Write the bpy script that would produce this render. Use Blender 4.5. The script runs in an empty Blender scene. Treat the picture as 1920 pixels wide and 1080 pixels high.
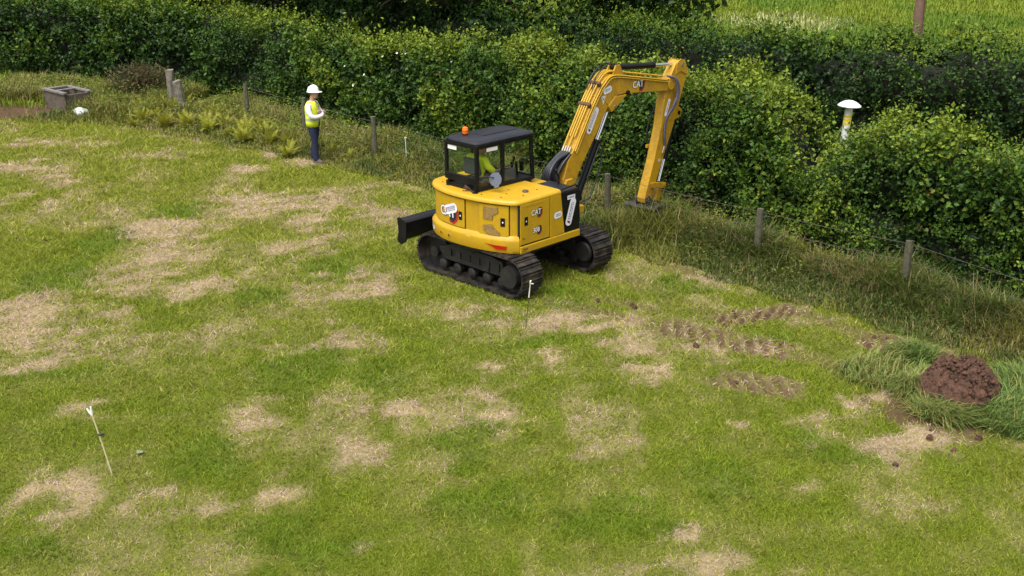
import bpy, bmesh, math, random
import numpy as np
from mathutils import Vector, Matrix, Quaternion

R = math.radians
random.seed(7)
rng = np.random.default_rng(11)
scene = bpy.context.scene
col = scene.collection

# ------------------------------------------------------------------ camera, sky, sun, exposure
CAM_F, CAM_T, CAM_H = 2000.0, R(20.4), 6.5          # focal length in px of a 1920 px wide frame, pitch, height
cam_data = bpy.data.cameras.new('camera')
cam_data.sensor_width = 36
cam_data.lens = 36 * CAM_F / 1920
cam_data.clip_end = 2000
cam = bpy.data.objects.new('camera', cam_data)
cam.location = (0, 0, CAM_H)
cam.rotation_euler = (R(90) - CAM_T, 0, 0)
col.objects.link(cam)
scene.camera = cam

world = bpy.data.worlds.new('World')
scene.world = world
world.use_nodes = True
wn = world.node_tree
wn.nodes.clear()
w_out = wn.nodes.new('ShaderNodeOutputWorld')
w_bg = wn.nodes.new('ShaderNodeBackground')
w_sky = wn.nodes.new('ShaderNodeTexSky')
w_sky.sky_type = 'NISHITA'
w_sky.sun_disc = False
w_sky.sun_elevation = R(66)
w_sky.sun_rotation = R(215)
w_sky.air_density = 1.0
w_sky.dust_density = 4.0
w_hs = wn.nodes.new('ShaderNodeHueSaturation')
w_hs.inputs['Saturation'].default_value = 0.22       # an overcast sky is nearly grey
wn.links.new(w_sky.outputs[0], w_hs.inputs['Color'])
wn.links.new(w_hs.outputs[0], w_bg.inputs['Color'])
w_bg.inputs['Strength'].default_value = 0.09
wn.links.new(w_bg.outputs[0], w_out.inputs['Surface'])

sun_d = bpy.data.lights.new('sun', 'SUN')
sun_d.energy = 1.5
sun_d.angle = R(45)
sun_d.color = (1.0, 0.98, 0.95)
sun = bpy.data.objects.new('sun', sun_d)
sdir = Vector((math.sin(R(215)) * math.cos(R(66)), math.cos(R(215)) * math.cos(R(66)), math.sin(R(66))))
sun.rotation_euler = (-sdir).to_track_quat('-Z', 'Y').to_euler()
sun.location = (0, 0, 30)
col.objects.link(sun)

scene.view_settings.view_transform = 'Standard'
scene.view_settings.look = 'None'
scene.view_settings.gamma = 1
scene.view_settings.use_curve_mapping = False
scene.view_settings.exposure = 1.34
scene.render.engine = 'CYCLES'
scene.cycles.use_denoising = True
scene.cycles.max_bounces = 5
scene.cycles.diffuse_bounces = 3
scene.cycles.transparent_max_bounces = 12

# ------------------------------------------------------------------ surveying helpers: a photo pixel to a point of the place
def ray(u, v):
    x, y = (u - 960) / CAM_F, -(v - 540) / CAM_F
    c, s = math.cos(CAM_T), math.sin(CAM_T)
    return np.array([x, c + y * s, -s + y * c])
CAMO = np.array([0, 0, CAM_H])
def at(u, v, z=0.0):
    d = ray(u, v)
    return CAMO + (z - CAM_H) / d[2] * d
EXC = np.array([-0.1, 18.45, 0.0])                   # slewing centre of the excavator
YAW_H, YAW_U = R(45.3), R(-44.0)
def side(u, v, r):
    """pixel -> (forward, height) on the machine's lengthwise plane at distance r right of its centre"""
    Rt = np.array([math.sin(YAW_H), -math.cos(YAW_H), 0]); Fw = np.array([math.cos(YAW_H), math.sin(YAW_H), 0])
    d = ray(u, v); o = CAMO - EXC
    q = o + (r - o @ Rt) / (d @ Rt) * d
    return float(q @ Fw), float(q[2])

# ------------------------------------------------------------------ materials
MAT = {}
def mat(name, color, rough=0.6, metal=0.0, var=0.0, vscale=8.0, bump=0.0, bscale=30.0, color2=None, spec=0.5, coat=0.0):
    if name in MAT: return MAT[name]
    m = bpy.data.materials.new(name); m.use_nodes = True
    nt = m.node_tree; b = nt.nodes['Principled BSDF']
    b.inputs['Base Color'].default_value = (*color, 1)
    b.inputs['Roughness'].default_value = rough
    b.inputs['Metallic'].default_value = metal
    b.inputs['Specular IOR Level'].default_value = spec
    b.inputs['Coat Weight'].default_value = coat
    if var or color2:
        tc = nt.nodes.new('ShaderNodeNewGeometry')
        n = nt.nodes.new('ShaderNodeTexNoise'); n.inputs['Scale'].default_value = vscale; n.inputs['Detail'].default_value = 6; n.inputs['Roughness'].default_value = 0.65
        nt.links.new(tc.outputs['Position'], n.inputs['Vector'])
        mx = nt.nodes.new('ShaderNodeMix'); mx.data_type = 'RGBA'
        c2 = color2 or tuple(c * (1 - var) for c in color)
        mx.inputs['A'].default_value = (*color, 1); mx.inputs['B'].default_value = (*c2, 1)
        rp = nt.nodes.new('ShaderNodeMapRange'); rp.inputs['From Min'].default_value = 0.42; rp.inputs['From Max'].default_value = 0.68
        nt.links.new(n.outputs['Fac'], rp.inputs['Value'])
        nt.links.new(rp.outputs[0], mx.inputs['Factor'])
        nt.links.new(mx.outputs['Result'], b.inputs['Base Color'])
        mr = nt.nodes.new('ShaderNodeMapRange'); mr.inputs['To Min'].default_value = max(rough - 0.1, 0.05); mr.inputs['To Max'].default_value = min(rough + 0.2, 1)
        nt.links.new(n.outputs['Fac'], mr.inputs['Value']); nt.links.new(mr.outputs[0], b.inputs['Roughness'])
    if bump:
        g = nt.nodes.new('ShaderNodeNewGeometry')
        n2 = nt.nodes.new('ShaderNodeTexNoise'); n2.inputs['Scale'].default_value = bscale; n2.inputs['Detail'].default_value = 5
        nt.links.new(g.outputs['Position'], n2.inputs['Vector'])
        bp = nt.nodes.new('ShaderNodeBump'); bp.inputs['Strength'].default_value = bump; bp.inputs['Distance'].default_value = 0.02
        nt.links.new(n2.outputs['Fac'], bp.inputs['Height']); nt.links.new(bp.outputs[0], b.inputs['Normal'])
    MAT[name] = m
    return m

def leaf_mat(name, trans=0.3, rough=0.55, spec=0.3):
    """colour of each leaf or blade from its 'col' attribute, some light passing through"""
    m = bpy.data.materials.new(name); m.use_nodes = True
    nt = m.node_tree; b = nt.nodes['Principled BSDF']
    a = nt.nodes.new('ShaderNodeAttribute'); a.attribute_name = 'col'
    nt.links.new(a.outputs['Color'], b.inputs['Base Color'])
    b.inputs['Roughness'].default_value = rough; b.inputs['Specular IOR Level'].default_value = spec
    t = nt.nodes.new('ShaderNodeBsdfTranslucent'); nt.links.new(a.outputs['Color'], t.inputs['Color'])
    mx = nt.nodes.new('ShaderNodeMixShader'); mx.inputs[0].default_value = trans
    nt.links.new(b.outputs[0], mx.inputs[1]); nt.links.new(t.outputs[0], mx.inputs[2])
    nt.links.new(mx.outputs[0], nt.nodes['Material Output'].inputs['Surface'])
    MAT[name] = m
    return m

def glass_mat(name, tint):
    m = bpy.data.materials.new(name); m.use_nodes = True
    nt = m.node_tree; nt.nodes.remove(nt.nodes['Principled BSDF'])
    tr = nt.nodes.new('ShaderNodeBsdfTransparent'); tr.inputs[0].default_value = (*tint, 1)
    gl = nt.nodes.new('ShaderNodeBsdfGlossy'); gl.inputs['Roughness'].default_value = 0.03
    lw = nt.nodes.new('ShaderNodeLayerWeight'); pw = nt.nodes.new('ShaderNodeMath'); pw.operation = 'POWER'; pw.inputs[1].default_value = 4
    nt.links.new(lw.outputs['Facing'], pw.inputs[0])
    fr = nt.nodes.new('ShaderNodeMath'); fr.operation = 'MULTIPLY_ADD'; fr.inputs[1].default_value = .6; fr.inputs[2].default_value = .03
    nt.links.new(pw.outputs[0], fr.inputs[0])
    mx = nt.nodes.new('ShaderNodeMixShader')
    nt.links.new(fr.outputs[0], mx.inputs[0]); nt.links.new(tr.outputs[0], mx.inputs[1]); nt.links.new(gl.outputs[0], mx.inputs[2])
    nt.links.new(mx.outputs[0], nt.nodes['Material Output'].inputs['Surface'])
    MAT[name] = m
    return m

YEL = mat('yellow_paint', (0.51, 0.300, 0.005), 0.40, 0, color2=(0.44, 0.255, 0.012), vscale=5.0, spec=0.45, coat=0.1)
YELD = mat('yellow_boom_paint', (0.50, 0.28, 0.008), 0.45, 0, color2=(0.36, 0.19, 0.018), vscale=4.0)
def grime(m, tan=(.30,.20,.07), amount=.45):
    nt = m.node_tree; b = nt.nodes['Principled BSDF']; src = b.inputs['Base Color'].links[0].from_socket
    g = nt.nodes.new('ShaderNodeNewGeometry'); n = nt.nodes.new('ShaderNodeTexNoise'); n.inputs['Scale'].default_value = 16; n.inputs['Detail'].default_value = 9; n.inputs['Roughness'].default_value = .75
    nt.links.new(g.outputs['Position'], n.inputs['Vector'])
    r = nt.nodes.new('ShaderNodeMapRange'); r.inputs['From Min'].default_value = .52; r.inputs['From Max'].default_value = .74; r.inputs['To Max'].default_value = amount
    nt.links.new(n.outputs['Fac'], r.inputs['Value'])
    mx = nt.nodes.new('ShaderNodeMix'); mx.data_type = 'RGBA'; mx.inputs['B'].default_value = (*tan, 1)
    nt.links.new(r.outputs[0], mx.inputs['Factor']); nt.links.new(src, mx.inputs['A']); nt.links.new(mx.outputs['Result'], b.inputs['Base Color'])
grime(YEL); grime(YELD, (.16,.09,.035), .6)
BLK = mat('black_paint', (0.005, 0.005, 0.006), 0.40, 0, color2=(0.010, 0.009, 0.009), vscale=5, spec=.25)
BLKR = mat('black_rubber', (0.014, 0.014, 0.018), 0.5)
HOSE = mat('hose_rubber', (0.010, 0.010, 0.016), 0.42)
GAPM = mat('panel_gap', (0.010, 0.009, 0.006), 0.8)
STEEL = mat('chrome_rod', (0.75, 0.75, 0.76), 0.18, 1.0)
BRACK = mat('zinc_fitting', (0.45, 0.40, 0.30), 0.4, 0.8)
TRACKM = mat('track_steel', (0.017, 0.016, 0.017), 0.46, 0.3, color2=(0.085, 0.064, 0.045), vscale=5, bump=0.3, bscale=40)
FRAMEM = mat('undercarriage_black', (0.006, 0.006, 0.006), 0.6, 0, color2=(0.022, 0.017, 0.013), vscale=6)
BUCKM = mat('bucket_grey', (0.035, 0.033, 0.036), 0.55, 0.3, color2=(0.085, 0.072, 0.060), vscale=6)
ROOFM = mat('cab_roof_black', (0.013, 0.014, 0.020), 0.33, 0, color2=(0.022, 0.023, 0.029), vscale=3, spec=.4)
SEATM = mat('seat_grey', (0.075, 0.08, 0.085), 0.8)
WHT = mat('white_sticker', (0.80, 0.78, 0.82), 0.45)
LETW = mat('white_lettering', (0.82, 0.82, 0.80), 0.45)
LETK = mat('dark_lettering', (0.02, 0.02, 0.03), 0.5)
REDM = mat('red_decal', (0.42, 0.02, 0.012), 0.4)
ORANGE = mat('orange_lens', (0.85, 0.16, 0.01), 0.25)
GLASS = glass_mat('tinted_glass', (0.94, 0.97, 0.95))
LEAF = leaf_mat('hedge_leaves', 0.20, 0.5, 0.22)
BLADE = leaf_mat('grass_blades', 0.30, 0.6, 0.25)
WOOD = mat('weathered_post', (0.105, 0.095, 0.058), 0.9, 0, color2=(0.05, 0.05, 0.032), vscale=14, bump=0.5, bscale=40)
BARK = mat('bark', (0.05, 0.04, 0.028), 0.95, 0, color2=(0.025, 0.02, 0.015), vscale=9, bump=0.6, bscale=22)
CORE_SHADE = mat('hedge_inner_shade', (0.014, 0.012, 0.007), 0.95, 0, color2=(0.007, 0.010, 0.004), vscale=9, bump=1.0, bscale=14)  # near-black colour stands for the shade inside a hedge
WIRE = mat('galvanised_wire', (0.10, 0.085, 0.07), 0.7, 0.4)
SOIL = mat('dug_soil', (0.100, 0.046, 0.025), 0.95, 0, color2=(0.024, 0.010, 0.006), vscale=14, bump=1.0, bscale=34)

# ------------------------------------------------------------------ mesh helpers
def tag(o, label=None, cat=None, group=None, kind=None):
    if label: o['label'] = label
    if cat: o['category'] = cat
    if group: o['group'] = group
    if kind: o['kind'] = kind
    return o
def empty(name, loc=(0, 0, 0), rz=0.0):
    o = bpy.data.objects.new(name, None); o.location = loc; o.rotation_euler = (0, 0, rz); o.empty_display_size = 0.3
    col.objects.link(o); return o

class MB:
    def __init__(s): s.v = []; s.f = []
    def add(s, vs, fs):
        n = len(s.v); s.v += [tuple(map(float, p)) for p in vs]; s.f += [tuple(i + n for i in f) for f in fs]; return s
    def box(s, a, b):
        x0, y0, z0 = a; x1, y1, z1 = b
        return s.add([(x0,y0,z0),(x1,y0,z0),(x1,y1,z0),(x0,y1,z0),(x0,y0,z1),(x1,y0,z1),(x1,y1,z1),(x0,y1,z1)],
                     [(3,2,1,0),(4,5,6,7),(0,1,5,4),(1,2,6,5),(2,3,7,6),(3,0,4,7)])
    def prism_r(s, prof, r0, r1):
        """profile in (forward, z), thickness along x from r0 to r1"""
        n = len(prof)
        vs = [(r0, f, z) for f, z in prof] + [(r1, f, z) for f, z in prof]
        fs = [tuple(range(n)), tuple(range(2*n-1, n-1, -1))] + [(i, i+n, (i+1) % n + n, (i+1) % n) for i in range(n)]
        return s.add(vs, fs)
    def prism_z(s, outl, z0, z1):
        n = len(outl)
        vs = [(x, y, z0) for x, y in outl] + [(x, y, z1) for x, y in outl]
        fs = [tuple(range(n-1, -1, -1)), tuple(range(n, 2*n))] + [(i, (i+1) % n, (i+1) % n + n, i+n) for i in range(n)]
        return s.add(vs, fs)
    def loft(s, secs, cap=True, closed=True):
        n = len(secs[0]); vs = [p for q in secs for p in q]; fs = []
        for k in range(len(secs) - 1):
            for i in range(n if closed else n - 1):
                j = (i + 1) % n; fs.append((k*n+i, k*n+j, (k+1)*n+j, (k+1)*n+i))
        if cap: fs += [tuple(range(n-1, -1, -1)), tuple(range((len(secs)-1)*n, len(secs)*n))]
        return s.add(vs, fs)
    def tube(s, pts, rad, n=8, cap=True):
        pts = [Vector(p) for p in pts]; secs = []
        rad = rad if isinstance(rad, (list, tuple)) else [rad] * len(pts)
        up = None
        for i, p in enumerate(pts):
            t = (pts[min(i+1, len(pts)-1)] - pts[max(i-1, 0)]).normalized()
            if up is None: up = Vector((0, 0, 1)) if abs(t.z) < 0.9 else Vector((1, 0, 0))
            a = t.cross(up).normalized(); b = a.cross(t).normalized(); up = b
            secs.append([tuple(p + a * math.cos(2*math.pi*k/n) * rad[i] + b * math.sin(2*math.pi*k/n) * rad[i]) for k in range(n)])
        return s.loft(secs, cap)
    def lathe(s, prof, n=20, c=(0, 0, 0), axis='z'):
        secs = []
        for r, h in prof:
            q = []
            for k in range(n):
                a, b = r * math.cos(2*math.pi*k/n), r * math.sin(2*math.pi*k/n)
                q.append((c[0]+a, c[1]+b, c[2]+h) if axis == 'z' else (c[0]+h, c[1]+a, c[2]+b))
            secs.append(q)
        return s.loft(secs)
    def ellipsoid(s, c, rad, n=14, m=9):
        secs = []
        for i in range(m + 1):
            ph = -math.pi/2 + math.pi * i / m
            cr = max(math.cos(ph), 0.02)
            secs.append([(c[0] + rad[0]*cr*math.cos(2*math.pi*k/n), c[1] + rad[1]*cr*math.sin(2*math.pi*k/n), c[2] + rad[2]*math.sin(ph)) for k in range(n)])
        return s.loft(secs)
    def build(s, name, m, parent=None, smooth=False, bevel=0.0, segs=2, rz=None, angle=30):
        me = bpy.data.meshes.new(name); me.from_pydata(s.v, [], s.f); me.materials.append(m)
        bm = bmesh.new(); bm.from_mesh(me); bmesh.ops.recalc_face_normals(bm, faces=bm.faces); bm.to_mesh(me); bm.free()
        return link(name, me, parent, smooth, bevel, segs, rz, angle)
def link(name, me, parent=None, smooth=False, bevel=0.0, segs=2, rz=None, angle=30):
    o = bpy.data.objects.new(name, me); col.objects.link(o)
    if parent: o.parent = parent
    if rz is not None: o.rotation_euler = (0, 0, rz)
    if smooth:
        me.polygons.foreach_set('use_smooth', [True] * len(me.polygons))
        me.set_sharp_from_angle(angle=R(45))
    if bevel:
        md = o.modifiers.new('bevel', 'BEVEL'); md.width = bevel; md.segments = segs; md.limit_method = 'ANGLE'; md.angle_limit = R(angle); md.use_clamp_overlap = True
    return o
def cr(pts, k=6):
    """Catmull-Rom through points"""
    P = [np.array(p, float) for p in pts]; P = [2*P[0]-P[1]] + P + [2*P[-1]-P[-2]]; out = []
    for i in range(1, len(P) - 2):
        for j in range(k):
            t = j / k; a, b, c, d = P[i-1], P[i], P[i+1], P[i+2]
            out.append(0.5*((2*b) + (c-a)*t + (2*a-5*b+4*c-d)*t*t + (3*b-a-3*c+d)*t**3))
    out.append(P[-2]); return out
def big_mesh(name, verts, tris, colors, m, parent=None):
    """numpy arrays -> one mesh with a 'col' colour per vertex"""
    me = bpy.data.meshes.new(name)
    nv, nt = len(verts), len(tris)
    me.vertices.add(nv); me.vertices.foreach_set('co', np.ascontiguousarray(verts, np.float32).ravel())
    me.loops.add(nt*3); me.loops.foreach_set('vertex_index', np.ascontiguousarray(tris, np.int32).ravel())
    me.polygons.add(nt); me.polygons.foreach_set('loop_start', np.arange(0, nt*3, 3, dtype=np.int32))
    me.update(calc_edges=True)
    a = me.attributes.new('col', 'FLOAT_COLOR', 'POINT')
    c4 = np.ones((nv, 4), np.float32); c4[:, :3] = colors
    a.data.foreach_set('color', c4.ravel())
    me.materials.append(m)
    o = bpy.data.objects.new(name, me); col.objects.link(o)
    if parent: o.parent = parent
    return o

# ------------------------------------------------------------------ noise
def _h(ix, iy, seed):
    n = (ix.astype(np.int64) * 374761393 + iy.astype(np.int64) * 668265263 + seed * 974711) & 0x7fffffff
    n = ((n ^ (n >> 13)) * 1274126177) & 0x7fffffff
    n = n ^ (n >> 16)
    return (n & 0xffff) / 65535.0
def vnoise(x, y, seed=0):
    x = np.asarray(x, float); y = np.asarray(y, float)
    ix, iy = np.floor(x), np.floor(y); fx, fy = x - ix, y - iy
    fx = fx*fx*(3-2*fx); fy = fy*fy*(3-2*fy)
    a, b = _h(ix, iy, seed), _h(ix+1, iy, seed); c, d = _h(ix, iy+1, seed), _h(ix+1, iy+1, seed)
    return (a*(1-fx)+b*fx)*(1-fy) + (c*(1-fx)+d*fx)*fy
def fbm(x, y, seed=0, o=4):
    s = 0; a = 1; t = 0
    for i in range(o):
        s = s + a * vnoise(np.asarray(x)*2**i + 17.3*i, np.asarray(y)*2**i + 5.1*i, seed+i); t += a; a *= 0.55
    return s / t
def sstep(a, b, x):
    t = np.clip((x - a) / (b - a), 0, 1); return t*t*(3-2*t)

# ------------------------------------------------------------------ lawn cover: straw and bare soil where the mower scalped and the tracks turned
STRAW_PX = [  # u, v, half width, half height, strength (pixels of the photograph, turned into ground ellipses)
 (300,440,95,26,1),(365,425,40,18,.9),(245,515,95,26,1),(330,490,110,34,.65),(375,545,60,22,.9),(465,500,30,18,.7),
 (520,385,125,24,.9),(560,412,80,20,.9),(560,462,58,16,.8),(470,372,70,14,.8),(130,610,120,36,1),(60,565,60,24,.8),(60,665,75,28,1),(215,640,60,22,.7),
 (40,318,50,14,1),(120,335,40,16,.7),(455,318,30,9,.8),(25,372,30,10,.7),(95,380,20,8,.6),(538,660,58,10,.9),(665,645,62,30,.85),(700,530,58,30,.9),(690,400,60,20,.8),
 (585,545,34,22,.6),(130,908,82,28,1),(340,952,105,26,.9),(512,945,56,36,.95),(162,760,36,18,.8),(450,805,50,30,.6),(135,965,30,25,.6),(270,960,22,14,1),
 (722,770,76,20,1),(945,765,50,28,.85),(945,800,80,22,.9),(1060,605,130,24,1),(960,610,50,22,.9),(905,642,44,12,.9),(1170,630,50,26,.6),(690,845,48,26,.7),
 (1030,680,22,15,.9),(752,890,16,11,.9),(868,880,14,7,.9),(935,690,18,9,.8),(985,698,14,8,.8),(1145,692,14,12,.6),(1205,700,40,12,.6),
 (1363,793,24,13,.9),(1560,797,78,30,.9),(1700,845,80,34,.9),(1610,745,34,16,.8),(1520,935,36,26,.7),(1385,1055,80,30,.7),(1247,980,26,12,1),(1055,1020,40,14,.5),
 (630,300,70,9,.9),(745,345,60,9,.9),(270,243,45,6,.9),(340,258,50,6,.8),(505,290,20,14,.7),(1340,520,80,26,.8),(1290,500,50,18,.8),(1440,660,60,24,.9),(1540,600,60,18,.6),
 (1310,640,60,30,.6),(830,800,40,16,.4),(1240,1065,60,20,.5),(30,1010,40,20,.4),(650,1030,30,12,.5),(320,290,60,9,.6),(180,265,60,8,.6),(60,270,50,8,.7),(1110,850,30,10,.4),(880,585,50,10,.5)]
LUSH_PX = [(560,700,90,40),(120,520,60,40),(620,500,60,25),(860,830,70,34),(900,935,90,40),(1000,650,90,14),(1050,560,40,16),(1240,530,60,18),(1300,545,40,14),(1440,628,36,14),
 (90,700,70,20),(1490,830,60,20),(380,865,70,40),(80,1020,90,40),(700,710,60,30),(1600,870,80,20),(1350,900,60,34),(480,560,50,14),(540,1020,120,40),(200,450,40,30),(330,400,60,14),(1150,960,100,40)]
STRIPS_PX = [((1240,608),(1475,662),0.42,.85),((1345,602),(1492,578),0.30,1.0),((1330,705),(1495,732),0.36,.85),((1618,632),(1775,672),0.40,1.0),((1250,500),(1320,520),0.25,.5),((1130,560),(1230,580),.2,.4),((1010,562),(1245,612),.26,.42),((1155,512),(1350,600),.26,.36),((1475,660),(1640,700),.26,.40),((1490,580),(1640,640),.24,.45),((1600,690),(1740,740),.3,.5),((1745,785),(1835,815),.4,.9)]
def ell(u, v, a, b):
    c = at(u, v); rx = a * np.linalg.norm(c - CAMO) / CAM_F; ry = abs(at(u, v-b)[1] - at(u, v+b)[1]) / 2
    return c[0], c[1], rx, ry
STRAW = [(*ell(u, v, a, b), s) for u, v, a, b, s in STRAW_PX]
LUSH = [(*ell(u, v, a, b), 1) for u, v, a, b in LUSH_PX]
STRIPS = [(at(*p)[:2], at(*q)[:2], w, s) for p, q, w, s in STRIPS_PX]
EDGE = np.array([at(u, v)[:2] for u, v in [(-900,205),(-200,212),(0,225),(230,238),(480,282),(640,314),(800,354),(1100,444),(1240,494),(1420,540),(1600,600),(1750,660),(1920,712),(2300,860)]])  # where the mown lawn ends
def edge_dist(x, y):
    """signed distance from the lawn's edge, positive on the hedge side"""
    best = np.full(np.shape(x), 1e9); sg = np.zeros(np.shape(x))
    for a, b in zip(EDGE[:-1], EDGE[1:]):
        d = b - a; L = d @ d
        t = np.clip(((x-a[0])*d[0] + (y-a[1])*d[1]) / L, 0, 1)
        dx, dy = x - a[0] - t*d[0], y - a[1] - t*d[1]; dd = dx*dx + dy*dy
        cs = d[0]*dy - d[1]*dx
        m = dd < best; best = np.where(m, dd, best); sg = np.where(m, np.sign(cs), sg)
    return np.sqrt(best) * sg
def cover(x, y):
    """straw, lush, soil amounts at ground points"""
    wx = x + 0.45*(fbm(x*1.7, y*1.7, 3, 5)-.5)*2; wy = y + 0.8*(fbm(x*1.7+9, y*1.7, 5, 5)-.5)*2
    st = np.zeros_like(x)
    for cx, cy, rx, ry, s in STRAW:
        q = ((wx-cx)/rx)**2 + ((wy-cy)/ry)**2
        st = np.maximum(st, s*(1-sstep(0.0, 1.9, q)))
    lu = np.zeros_like(x)
    for cx, cy, rx, ry, s in LUSH:
        q = ((wx-cx)/rx)**2 + ((wy-cy)/ry)**2
        lu = np.maximum(lu, s*(1-sstep(0.2, 1.6, q)))
    n = fbm(x*0.9, y*0.55, 21, 5)
    fine = fbm(x*5, y*3.2, 33, 3)
    xr, yr = x*.92+y*.39, y*.92-x*.39
    brk = .55*fbm(xr*1.1, yr*3.6, 37, 4) + .45*fbm(x*2.2, y*1.3, 38, 4)
    st = np.clip(st*(-.05+.62*fine+.95*sstep(.36, .64, brk)) + .12*sstep(.38, .60, brk) + 0.35*sstep(.50, .74, n)*(1-lu)*(.4+fine) + .30*(fine-.5), 0, 1)
    so = np.zeros_like(x)
    for a, b, w, s in STRIPS:
        d = b-a; L = np.linalg.norm(d); d = d/L
        px, py = x-a[0], y-a[1]; t = px*d[0]+py*d[1]; c = -px*d[1]+py*d[0]
        e = (1-sstep(w*.55, w*1.15, np.abs(c)+.25*(fine-.5))) * sstep(-.15, .1, t) * (1-sstep(L-.1, L+.2, t))
        bars = sstep(-.55, .35, np.sin(2*math.pi*(t + c*(.5 if w != .30 else -1.2) + .09*(fine-.5))/.24) + 1.6*(fbm(x*3.3, y*3.3, 58, 3)-.5)) if s > .8 and w != .4001 else 1.0
        patchy = sstep(.22, .40, fbm(x*2.1, y*2.1, 51, 4))
        so = np.maximum(so, s*e*patchy*(.45+.55*bars))
        st = np.maximum(st, .62*e*patchy*s)
    q = ((x-5.95)/1.1)**2 + ((y-13.0)/.95)**2 + 1.2*(fine-.5); so = np.maximum(so, .9*(1-sstep(.5, 1.2, q)))
    # trodden earth in front of the trough
    q = ((x+16.0)/2.9)**2 + ((y-33.6)/1.25)**2 + .8*(fine-.5)
    so = np.maximum(so, .95*(1-sstep(.6, 1.2, q)))
    return st, lu, so
def ridges(x, y):
    """relief the excavator's tracks pressed into the turf"""
    z = np.zeros_like(x)
    for k, (a, b, w, s) in enumerate(STRIPS[:4]):
        d = b-a; L = np.linalg.norm(d); d = d/L
        px, py = x-a[0], y-a[1]; t = px*d[0]+py*d[1]; c = -px*d[1]+py*d[0]
        m = (1-sstep(w*.6, w*1.0, np.abs(c))) * sstep(-.1, .1, t) * (1-sstep(L-.1, L+.15, t))
        z += m * (-0.045*np.sin(2*math.pi*(t + c*(.5 if w != .30 else -1.2))/0.24) - .02 + .05*(vnoise(x*9, y*9, 4)-.5))
    return z
def ground_z(x, y):
    near = (1 - sstep(36, 48, y))
    return near*(0.05*(fbm(x*.8, y*.8, 71, 3)-.5)) + ridges(x, y) * near

# ------------------------------------------------------------------ ground sheet
def lines(*segs):
    out = []
    for a, b, st in segs: out += list(np.arange(a, b - 1e-6, st))
    return np.array(out + [segs[-1][1]])
gx = lines((-900,-100,160),(-100,-24,19),(-24,1.4,.2),(1.4,8.0,.045),(8.0,16,.2),(16,100,12),(100,900,160))
gy = lines((-300,5,61),(5,12.2,.2),(12.2,17.6,.045),(17.6,40,.2),(40,120,8),(120,1500,276))
X, Y = np.meshgrid(gx, gy)
xs, ys = X.ravel(), Y.ravel()
st, lu, so = cover(xs, ys)
zs = ground_z(xs, ys)
near_ = ((ys < 40.1) & (ys > 4.9) & (np.abs(xs) < 24.1)).astype(float); st, so, lu = st*near_, so*near_, lu*near_
gm = bpy.data.meshes.new('field')
nx, ny = len(gx), len(gy)
idx = (np.arange(ny-1)[:, None]*nx + np.arange(nx-1)[None, :]).ravel()
quads = np.stack([idx, idx+1, idx+nx+1, idx+nx], 1).astype(np.int32)
gm.vertices.add(len(xs)); gm.vertices.foreach_set('co', np.stack([xs, ys, zs], 1).astype(np.float32).ravel())
gm.loops.add(quads.size); gm.loops.foreach_set('vertex_index', quads.ravel())
gm.polygons.add(len(quads)); gm.polygons.foreach_set('loop_start', np.arange(0, quads.size, 4, dtype=np.int32))
gm.update(calc_edges=True)
gm.polygons.foreach_set('use_smooth', np.ones(len(quads), bool))
at_ = gm.attributes.new('cover', 'FLOAT_COLOR', 'POINT')
at_.data.foreach_set('color', np.stack([st, so, lu, np.ones_like(st)], 1).astype(np.float32).ravel())
def ground_material():
    m = bpy.data.materials.new('field_turf'); m.use_nodes = True
    nt = m.node_tree; b = nt.nodes['Principled BSDF']; b.inputs['Roughness'].default_value = 0.95; b.inputs['Specular IOR Level'].default_value = 0.1
    a = nt.nodes.new('ShaderNodeAttribute'); a.attribute_name = 'cover'
    sp = nt.nodes.new('ShaderNodeSeparateColor'); nt.links.new(a.outputs['Color'], sp.inputs[0])
    g = nt.nodes.new('ShaderNodeNewGeometry')
    def noise(scale, detail=6):
        n = nt.nodes.new('ShaderNodeTexNoise'); n.inputs['Scale'].default_value = scale; n.inputs['Detail'].default_value = detail
        nt.links.new(g.outputs['Position'], n.inputs['Vector']); return n
    def mix(f, A, B):
        mx = nt.nodes.new('ShaderNodeMix'); mx.data_type = 'RGBA'
        for k, val in (('A', A), ('B', B)):
            if isinstance(val, tuple): mx.inputs[k].default_value = (*val, 1)
            else: nt.links.new(val, mx.inputs[k])
        nt.links.new(f, mx.inputs['Factor']); return mx.outputs['Result']
    n1, n2 = noise(1.1), noise(14)
    g1 = mix(n1.outputs['Fac'], (0.050, 0.078, 0.004), (0.11, 0.125, 0.010))
    s1 = mix(n2.outputs['Fac'], (0.24, 0.165, 0.10), (0.48, 0.36, 0.235))
    rm = nt.nodes.new('ShaderNodeMath'); rm.operation = 'MULTIPLY'; rm.inputs[1].default_value = .72; nt.links.new(sp.outputs['Red'], rm.inputs[0])
    c1 = mix(rm.outputs[0], g1, s1)
    d1 = mix(n2.outputs['Fac'], (0.040, 0.022, 0.013), (0.135, 0.080, 0.050))
    c2 = mix(sp.outputs['Green'], c1, d1)
    nt.links.new(c2, b.inputs['Base Color'])
    bp = nt.nodes.new('ShaderNodeBump'); bp.inputs['Strength'].default_value = 0.8; bp.inputs['Distance'].default_value = 0.03
    n3 = noise(26, 8); nt.links.new(n3.outputs['Fac'], bp.inputs['Height']); nt.links.new(bp.outputs[0], b.inputs['Normal'])
    return m
gm.materials.append(ground_material())
field = bpy.data.objects.new('field', gm); col.objects.link(field)
tag(field, 'grass field with scalped straw patches running out to the hedges', 'field', kind='structure')

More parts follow.
